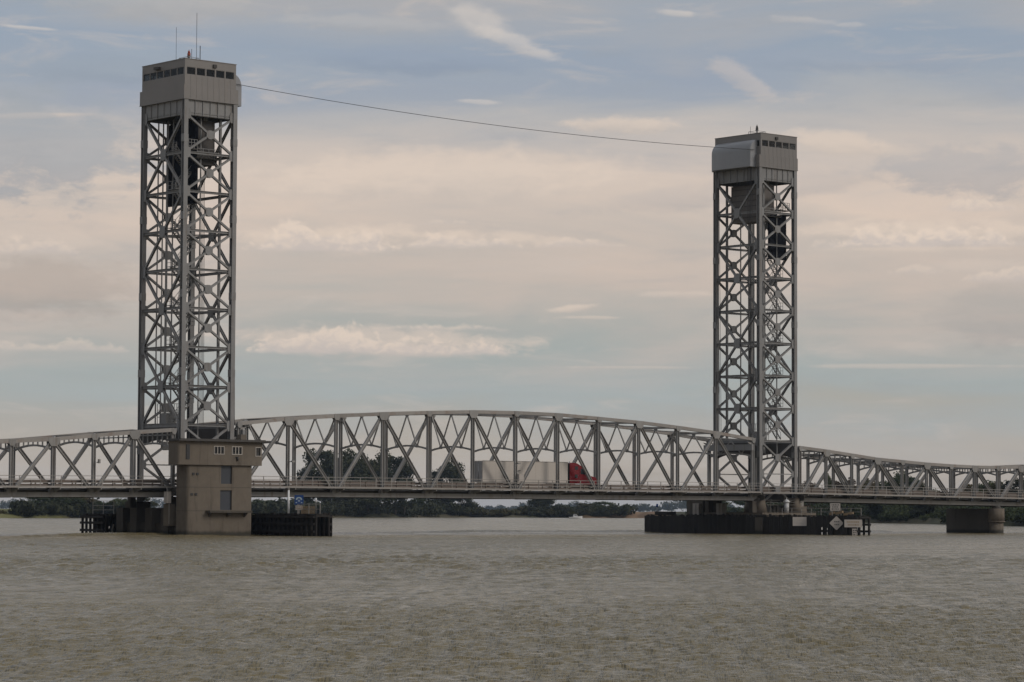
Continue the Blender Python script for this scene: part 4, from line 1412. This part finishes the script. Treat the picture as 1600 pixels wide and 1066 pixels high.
# grey cabinets behind the far end of the right fender
for (yy, lab) in ((10.95, 'grey equipment cabinet on the right fender, left of the far column'), (5.93, 'pale framed equipment cabinet on the right pier, right of the far column')):
    r = thing('equipment_cabinet', lab, 'cabinet', (92.6, yy, 2.75), 'fender cabinets')
    b = MB(); b.lohi((92.2, yy - .65, 2.76), (93.1, yy + .65, 4.5)); b.build('box', RAILM, r)
    b = MB(); b.lohi((92.14, yy - .04, 2.9), (92.2, yy + .04, 4.4)); b.lohi((92.14, yy - .6, 3.6), (92.2, yy + .6, 3.68)); b.build('door_frame', STEEL, r)

# ================================================================== TRUCK
def wheel(root, x, y, r=.50, w=.30, dual=False):
    b = MB(); b.cyl((x, y, DZ + r + .01), (x, y + w, DZ + r + .01), r, n=20)
    t = b.build('wheel', BLACK, root)
    b = MB(); b.cyl((x, y - .012, DZ + r + .01), (x, y + .06, DZ + r + .01), r * .55, n=14); b.build('rim', CHROME, t)


tr = thing('semi_truck', 'red semi truck pulling a long white box trailer across the lift span', 'truck', (52, 2.8, DZ))
x0, x1 = 42.0, 57.7
ya, yb = 1.55, 4.1
b = MB(); b.lohi((x0, ya, 7.18), (x1, yb, 10.08)); b.build('trailer_box', TRAIL, tr)
b = MB(); b.lohi((x0 - .03, ya + .1, 7.28), (x0, (ya + yb) / 2 - .03, 9.98)); d1 = b.build('rear_door', TRAIL_R, tr)
b = MB(); b.lohi((x0 - .03, (ya + yb) / 2 + .03, 7.28), (x0, yb - .1, 9.98)); d2 = b.build('rear_door', TRAIL_R, tr)
for d_, yy in ((d1, 2.35), (d2, 3.3)):
    b = MB(); b.cyl((x0 - .06, yy, 7.35), (x0 - .06, yy, 9.9), .025, n=6); b.build('lock_rod', CHROME, d_)
b = MB(); b.lohi((x0 - .015, ya - .02, 7.1), (x1 + .02, ya, 7.24)); b.build('side_rail', RAILM, tr)
b = MB(); b.lohi((x0 - .015, ya - .02, 10.02), (x1 + .02, ya, 10.12)); b.build('side_rail', RAILM, tr)
for q in range(1, 13):
    x = x0 + (x1 - x0) * q / 13
    b = MB(); b.lohi((x - .015, ya - .012, 7.26), (x + .015, ya, 10.0)); b.build('panel_seam', TRAIL, tr)
b = MB()
for (ax, az, wx, hz_) in ((48.35, 8.72, .22, .10), (48.60, 8.78, .30, .13), (48.88, 8.84, .20, .07), (48.55, 8.62, .16, .07)):
    b.box((ax, ya - .006, az), (wx, .012, hz_))
b.build('trailer_logo', SLATE, tr)
b = MB(); b.lohi((x0 + .4, ya + .8, 6.85), (x1 - .3, yb - .8, 7.15)); b.build('trailer_chassis', BLACK, tr)
b = MB(); b.lohi((x0 - .02, ya + .2, 6.55), (x0 + .1, yb - .2, 6.7)); b.lohi((x0, ya + .7, 6.6), (x0 + .1, ya + .8, 7.2)); b.lohi((x0, yb - .8, 6.6), (x0 + .1, yb - .7, 7.2)); b.build('rear_bumper', RAILM, tr)
for x in (43.6, 44.9):
    wheel(tr, x, ya + .05); wheel(tr, x, yb - .35)
for yy in (ya + .5, yb - .6):
    b = MB(); b.lohi((54.3, yy, 6.3), (54.5, yy + .12, 7.15)); b.build('landing_leg', RAILM, tr)
b = MB(); b.lohi((45.7, ya + .03, 6.45), (53.6, ya + .08, 7.1)); b.build('side_skirt', TRAIL, tr)
# tractor: sleeper, cab, hood drawn as one profile, then parts
cx = 58.15
prof = [(0, 6.75), (0, 9.95), (.35, 10.05), (1.35, 9.98), (2.15, 9.62), (2.75, 9.25), (3.18, 8.35), (4.85, 8.05), (5.15, 7.75), (5.25, 6.75)]
b = MB(); b.prism([V(cx + a, 1.62, z) for a, z in prof], (0, 2.4, 0)); b.build('cab_body', RED, tr)
b = MB(); b.lohi((cx - .04, 1.7, 6.9), (cx, 3.95, 9.9)); b.build('cab_rear_wall', SIGNK, tr)
b = MB(); b.prism([V(cx + 2.05, 1.60, 8.45), V(cx + 2.05, 1.60, 9.25), V(cx + 2.55, 1.60, 9.2), V(cx + 3.0, 1.60, 8.4)], (0, .03, 0)); b.build('side_window', DGLASS, tr)
b = MB(); b.lohi((cx + .95, 1.60, 9.05), (cx + 1.55, 1.63, 9.55)); b.build('sleeper_window', DGLASS, tr)
b = MB(); b.lohi((cx + .95, 1.60, 7.9), (cx + 1.5, 1.63, 8.4)); b.build('sleeper_vent', DGLASS, tr)
b = MB(); b.prism([V(cx + 2.80, 1.75, 9.2), V(cx + 3.19, 1.75, 8.4), V(cx + 3.22, 1.75, 8.42), V(cx + 2.83, 1.75, 9.22)], (0, 2.1, 0)); b.build('windscreen', DGLASS, tr)
b = MB(); b.lohi((cx + 1.8, 1.605, 6.9), (cx + 1.83, 1.635, 9.3)); b.build('door_seam', SIGNK, tr)
b = MB(); b.lohi((cx + 2.9, 1.35, 8.4), (cx + 3.05, 1.55, 8.95)); b.build('mirror', SIGNK, tr)
b = MB(); b.lohi((cx + 5.2, 1.55, 6.4), (cx + 5.42, 4.1, 6.95)); b.build('bumper', CHROME, tr)
b = MB(); b.lohi((cx + 5.05, 1.63, 7.3), (cx + 5.24, 1.6 + .35, 7.6)); b.build('headlight', WFRAME, tr)
b = MB(); b.lohi((cx + 5.05, 3.7, 7.3), (cx + 5.24, 4.02, 7.6)); b.build('headlight', WFRAME, tr)
b = MB(); b.cyl((cx + .9, 1.7, 6.85), (cx + 2.4, 1.7, 6.85), .32, n=14); b.build('fuel_tank', CHROME, tr)
b = MB(); b.cyl((cx + .12, 1.85, 6.6), (cx + .12, 1.85, 10.2), .08, n=10); b.build('exhaust_stack', CHROME, tr)
b = MB(); b.lohi((cx - 1.9, 2.2, 6.55), (cx + 5.0, 3.4, 6.75)); b.build('tractor_chassis', BLACK, tr)
for x in (cx - 1.4, cx - .1, cx + 4.2):
    wheel(tr, x, 1.6); wheel(tr, x, 3.75)
b = MB(); b.lohi((cx - .45, 1.62, 7.12), (cx + .4, 1.9, 7.2)); b.build('mudguard', BLACK, tr)

# ================================================================== MOTORBOAT far up the channel
bp = at_range(899, 806.5, 1180); bp.z = 0
bt = thing('motorboat', 'tiny white motorboat under way on the far side of the river', 'boat', bp)
dv = RGT0
R2 = Matrix((dv, V(-dv.y, dv.x, 0), V(0, 0, 1))).transposed()
b = MB(); sec = []
for (t, hw, zk) in ((-2.6, 1.0, -.2), (-1, 1.1, -.25), (1, 1.0, -.2), (2.2, .6, .1), (2.9, .05, .5)):
    for (yy, zz) in ((-hw, .95 + .08 * t), (-hw * .8, .1), (0, zk), (hw * .8, .1), (hw, .95 + .08 * t)):
        sec.append(bp + R2 @ V(t, yy, zz))
fs = [(i * 5 + j, i * 5 + j + 1, i * 5 + j + 6, i * 5 + j + 5) for i in range(4) for j in range(4)] + [(4, 3, 2, 1, 0)] + [(i * 5 + 4, i * 5, i * 5 + 5, i * 5 + 9) for i in range(4)]
b.add(sec, fs); b.build('hull', BOATW, bt)
b = MB(); b.prism([bp + R2 @ V(a, -.7, z) for a, z in ((-.9, .9), (-.7, 1.9), (.5, 1.9), (1.1, .95))], R2 @ V(0, 1.4, 0)); b.build('cabin', BOATW, bt)
b = MB(); b.prism([bp + R2 @ V(a, -.72, z) for a, z in ((-.5, 1.35), (-.45, 1.75), (.4, 1.75), (.7, 1.35))], R2 @ V(0, 1.44, 0)); b.build('cabin_window', DGLASS, bt)
wk = MB()
for q in range(26):
    t = -3.2 - q * .32; hw = .35 + q * .045
    for s_ in (-1, 1):
        c = bp + R2 @ V(t, s_ * hw * rf.uniform(.5, 1.1), .05)
        wk.box(c, (rf.uniform(.3, .8), rf.uniform(.2, .5), rf.uniform(.12, .38)), R2 @ Matrix.Rotation(rf.uniform(0, 3), 3, 'Z'))
tag(wk.build('boat_wake', BOATW), 'short white foam wake behind the tiny motorboat', 'wake', kind='stuff')

# ================================================================== TREES
def leaf_cloud(rng, blobs, n, size, flat=0.75):
    """quads scattered through overlapping ellipsoid lobes; denser near each lobe's surface"""
    cs = np.array([b_[:3] for b_ in blobs]); rs = np.array([b_[3:6] for b_ in blobs])
    wgt = (rs[:, 0] * rs[:, 1] * rs[:, 2]) ** .67
    idx = rng.choice(len(blobs), n, p=wgt / wgt.sum())
    d = rng.normal(size=(n, 3)); d /= np.linalg.norm(d, axis=1)[:, None]
    rad = rng.random(n) ** .38
    rad *= 1 + rng.normal(0, .10, n)
    P = cs[idx] + d * rad[:, None] * rs[idx]
    nrm = d + rng.normal(0, .6, (n, 3)); nrm /= np.linalg.norm(nrm, axis=1)[:, None]
    t = np.cross(nrm, rng.normal(size=(n, 3))); t /= np.linalg.norm(t, axis=1)[:, None] + 1e-9
    b_ = np.cross(nrm, t)
    s = size * (0.55 + 0.9 * rng.random(n))[:, None]
    v = np.stack([P - t * s - b_ * s * .6, P + t * s - b_ * s * .5, P + t * s * .7 + b_ * s * .6, P - t * s * .8 + b_ * s * .5], 1).reshape(-1, 3)
    return v


def quad_mesh(name, v, material):
    n = len(v) // 4
    me = bpy.data.meshes.new(name)
    me.vertices.add(len(v)); me.vertices.foreach_set('co', v.astype(np.float32).ravel())
    me.loops.add(len(v)); me.loops.foreach_set('vertex_index', np.arange(len(v), dtype=np.int32))
    me.polygons.add(n); me.polygons.foreach_set('loop_start', (np.arange(n) * 4).astype(np.int32))
    me.update(calc_edges=True)
    me.materials.append(material)
    return me


def tree_protos():
    """unit trees: height 1, half width about 0.5; crown lobes and limbs agree"""
    out_ = []
    for s in range(7):
        rng = np.random.default_rng(40 + s)
        broad = s in (0, 1, 2)
        nb = 30 if broad else 20
        blobs = []
        for q in range(nb):
            a = rng.random() * 6.28
            h = rng.uniform(.26, .90) if broad else rng.uniform(.16, .88)
            maxr = .46 * math.sin(math.pi * min(1, (h + .12) * .86)) ** .75
            rr = maxr * math.sqrt(rng.random()) * .95
            sz = rng.uniform(.085, .16) * (1.05 if broad else 1.2)
            blobs.append((rr * math.cos(a), rr * math.sin(a), h, sz * 1.15, sz * 1.15, sz * .8))
        n = 9000 if broad else 4500
        v = leaf_cloud(rng, blobs, n, .0165 if broad else .022)
        tb_ = MB()
        tb_.cyl((0, 0, -.02), (0.01, 0, .22), .030, .022, 8).cyl((.01, 0, .22), (0, .01, .55), .022, .010, 8)
        for bl in blobs:
            z0 = max(.12, bl[2] * .45)
            mid = V(bl[0] * .45, bl[1] * .45, z0 + (bl[2] - z0) * .55)
            tb_.cyl((0, 0, z0), mid, .011, .008, 5, False); tb_.cyl(mid, (bl[0], bl[1], bl[2]), .008, .003, 5, False)
        out_.append((v, tb_))
    return out_


PROTO = tree_protos()
CROWN = {}
TRUNK = {}


def tree(label, px, ytop, wpx, r, kind, m, name='far_tree', group='trees on the far bank', off=0.0, base=None):
    """px, ytop, wpx: surveyed position, top and width; r: range in metres"""
    top = at_range(px, ytop, r)
    zb = 2.3 if base is None else base
    h = top.z - zb
    w = wpx * r / FPX * 1.22
    o = thing(name, label, 'tree', (top.x, top.y, zb - .2), group)
    v, tb_ = PROTO[kind]
    if (kind, m.name) not in CROWN:
        CROWN[(kind, m.name)] = quad_mesh('crown', v, m)
    if kind not in TRUNK:
        TRUNK[kind] = tb_.mesh('trunk', BARK)
    rz = random.uniform(0, 6.28)
    for nm, me in (('crown', CROWN[(kind, m.name)]), ('trunk', TRUNK[kind])):
        c = link(nm, me, o, (top.x, top.y, zb - .2))
        c.scale = (w, w, h / .985); c.rotation_euler = (0, 0, rz)
    return o


T = [
    # left of the pier, seen below the approach span
    ('small rounded tree at the left end of the tree belt', 40, 781, 34, 1012, 4, LEAF_G), ('bushy green tree second in the left tree belt', 62, 774, 44, 1016, 3, LEAF_G),
    ('dark tree behind the approach span third in the left tree belt', 86, 768, 48, 1024, 4, LEAF_D), ('broad green tree in the middle of the left tree belt', 108, 771, 46, 1018, 5, LEAF_G),
    ('olive-leaved tree above the open timber fender', 131, 773, 40, 1022, 6, LEAF_O), ('small tree right of the olive tree behind the timber fender', 152, 780, 32, 1026, 4, LEAF_G),
    ('grey-green tree touching the left pier', 186, 778, 36, 1030, 5, LEAF_G), ('tree hidden behind the left pier', 215, 776, 44, 1040, 3, LEAF_D),
    # right of the control house
    ('rounded green tree just right of the control house', 410, 779, 46, 1190, 4, LEAF_G), ('brownish tree behind the white pole', 446, 784, 34, 1210, 5, LEAF_O),
    ('dark shrubby tree left of the big tree group', 474, 731, 30, 1262, 6, LEAF_D),
    ('tall spreading dark tree, left crown of the big group behind the lift span', 506, 700, 66, 1270, 0, LEAF_D), ('tall spreading dark tree, second crown of the big group', 546, 701, 66, 1278, 1, LEAF_D),
    ('tall spreading dark tree, third crown of the big group', 585, 704, 62, 1285, 2, LEAF_D), ('tall spreading dark tree, right crown of the big group', 618, 710, 56, 1290, 0, LEAF_D),
    ('lower dark tree under the left of the big group', 525, 742, 70, 1262, 3, LEAF_D), ('lower dark tree under the middle of the big group', 575, 745, 70, 1268, 4, LEAF_D),
    ('lower dark tree under the right of the big group', 632, 748, 40, 1275, 5, LEAF_D),
    ('slim dark tree in the gap right of the big group', 655, 772, 30, 1320, 6, LEAF_G), 
    ('tall dark tree standing alone behind the middle of the span', 703, 716, 52, 1348, 1, LEAF_D), ('lower dark tree at the foot of the lone tall tree', 690, 752, 56, 1345, 3, LEAF_D),
    ('bushy tree right of the lone tall tree', 724, 768, 34, 1350, 4, LEAF_D),
    ('loose dark tree with sky gaps below the trailer', 846, 771, 48, 1380, 2, LEAF_D), ('low green tree right of the loose dark tree', 880, 789, 34, 1385, 5, LEAF_G),
    ('rounded brownish tree behind the motorboat', 918, 785, 38, 1385, 4, LEAF_O), ('dark rounded tree right of the motorboat', 946, 783, 40, 1388, 3, LEAF_G),
    ('last rounded tree before the bare levee', 972, 788, 34, 1380, 6, LEAF_G),
    ('tree behind the left part of the right pier', 1120, 780, 40, 1240, 4, LEAF_G), ('tree behind the right tower legs', 1165, 776, 50, 1150, 5, LEAF_G), ('tree between the right tower legs', 1215, 768, 56, 1080, 3, LEAF_G),
    # right hand bank
    ('brown bush-like tree just right of the right tower', 1268, 752, 44, 1010, 6, LEAF_B), ('thin pointed tree above the brown trees', 1292, 737, 18, 1005, 5, LEAF_G),
    ('russet rounded tree behind the right approach span', 1318, 746, 48, 985, 4, LEAF_B), ('olive tree left of the tall green tree on the right bank', 1362, 747, 56, 950, 5, LEAF_O),
    ('tall green tree, highest on the right bank', 1412, 735, 54, 900, 2, LEAF_G), ('low green tree right of the highest green tree', 1452, 764, 50, 870, 3, LEAF_G),
    ('olive tree left of the far right pier', 1508, 756, 44, 820, 5, LEAF_O), ('rounded green tree above the far right pier', 1544, 750, 46, 800, 4, LEAF_G),
    ('dense dark tree at the right edge', 1588, 745, 58, 765, 3, LEAF_D), ('dark tree beyond the right edge', 1640, 742, 60, 730, 4, LEAF_D),
    ('low willow-like tree under the right approach span', 1385, 776, 60, 890, 6, LEAF_D), ('low dark tree under the span left of the far right pier', 1455, 784, 60, 845, 4, LEAF_D),
    ('low dark tree behind the end of the right fender', 1330, 774, 60, 930, 3, LEAF_D), ('low dark tree right of the far right pier', 1590, 784, 60, 745, 6, LEAF_D),
    ('olive tree between the russet tree and the tall green tree', 1340, 754, 50, 962, 6, LEAF_O), ('broad olive tree just right of the highest green tree', 1432, 752, 46, 888, 5, LEAF_O),
    ('dark tree between the olive tree and the far right pier', 1482, 765, 48, 842, 4, LEAF_D), ('olive tree right above the far right pier', 1566, 752, 42, 782, 6, LEAF_O),
    ('green tree behind the end of the right approach railing', 1388, 750, 44, 925, 3, LEAF_G), ('low brown tree right beside the right tower', 1250, 764, 40, 1030, 5, LEAF_B),
    ('tree beyond the left edge of the view', -60, 772, 60, 985, 4, LEAF_G)]
for (lab, px, yt, wp, r_, kd, m) in T:
    tree(lab, px, yt, wp, r_, kd, m)

# undergrowth along the whole far shore
def undergrowth(name, label, spec, m, size, seed):
    rng = np.random.default_rng(seed)
    allv = []
    for (px, r0, dr0, hmin, hmax, wm) in spec:
        r_ = r0 + rng.random() * dr0
        c = at_range(px, 800, r_)
        h = rng.uniform(hmin, hmax); w_ = wm * rng.uniform(.7, 1.3)
        bl = [(c.x + rng.normal(0, w_ * .4), c.y + rng.normal(0, w_ * .4), 1.2 + h * rng.uniform(.25, .6), w_ * .6, w_ * .6, h * .42) for _ in range(4)]
        allv.append(leaf_cloud(rng, bl, 210, size))
    v = np.concatenate(allv)
    o = bpy.data.objects.new(name, quad_mesh(name, v, m)); COL.objects.link(o)
    tag(o, label, 'vegetation', kind='stuff')


rg = np.random.default_rng(5)
def band(a, b_, step, d0, d1, h0, h1, w_):
    return [(x + rg.normal(0, step * .3), shore_r(x) + d0, d1, h0, h1, w_) for x in np.arange(a, b_, step)]


undergrowth('shore_undergrowth', 'dark green scrub along the foot of the left and middle far bank',
            band(30, 230, 5, 1, 10, 2.5, 6, 4) + band(398, 640, 5, 1, 10, 3, 8, 5) + band(640, 745, 5, 1, 12, 3, 8, 5) + band(820, 985, 5, 1, 8, 2.5, 6, 4), LEAF_D, .55, 1)
undergrowth('shore_undergrowth', 'olive scrub along the right far bank below the trees',
            band(1095, 1250, 6, 2, 9, 2, 5, 4) + band(1235, 1420, 5, 1, 10, 2.5, 6.5, 4) + band(1180, 1440, 6, 12, 25, 6, 11, 7) + band(1475, 1680, 5, 1, 9, 2, 5, 3.5) + band(1420, 1475, 8, 10, 10, 1.5, 3, 3), LEAF_G, .45, 2)
undergrowth('shore_undergrowth', 'brown and olive low brush on the middle far bank', band(735, 905, 5, 0, 8, 2, 4.2, 4) + band(-150, 30, 14, 14, 10, .8, 1.6, 3), LEAF_O, .5, 3)

# a far-off wood on the horizon
def far_wood():
    rng = np.random.default_rng(9)
    allv = []
    for x in np.arange(-500, 2300, 5.5):
        r_ = 5600 + 900 * math.sin(x * .004) + rng.uniform(-150, 150)
        c = at_range(x + rng.normal(0, 3), 800, r_)
        h = 13 + 7 * math.sin(x * .031) + 5 * math.sin(x * .083 + 1) + rng.uniform(-2, 5)
        h = max(7, h)
        bl = [(c.x + rng.normal(0, 7), c.y + rng.normal(0, 7), 2 + h * rng.uniform(.25, .72), 6.5, 6.5, h * .32) for _ in range(3)]
        allv.append(leaf_cloud(rng, bl, 150, 1.5))
    o = bpy.data.objects.new('distant_wood', quad_mesh('distant_wood', np.concatenate(allv), LEAF_D)); COL.objects.link(o)
    tag(o, 'blue hazy line of distant woods on the horizon', 'woods', kind='stuff')


far_wood()

# ================================================================== HAZE
hz = MB()
hz.lohi((CAM.x - 15000, CAM.y - 15000, -4.0), (CAM.x + 15000, CAM.y + 15000, 76.0))
hm = bpy.data.materials.new('haze'); hm.use_nodes = True
k = G(hm.node_tree); k.n.clear()
o_ = k.new('ShaderNodeOutputMaterial'); pv = k.new('ShaderNodeVolumePrincipled')
pv.inputs['Color'].default_value = (0.62, 0.78, 0.98, 1)
pv.inputs['Density'].default_value = 0.000047
pv.inputs['Anisotropy'].default_value = 0.1
k.l.new(pv.outputs[0], o_.inputs['Volume'])
ho = hz.build('haze', hm, None, (0, 0, 0))
tag(ho, 'thin bluish haze in the air over the river', 'haze', kind='stuff')
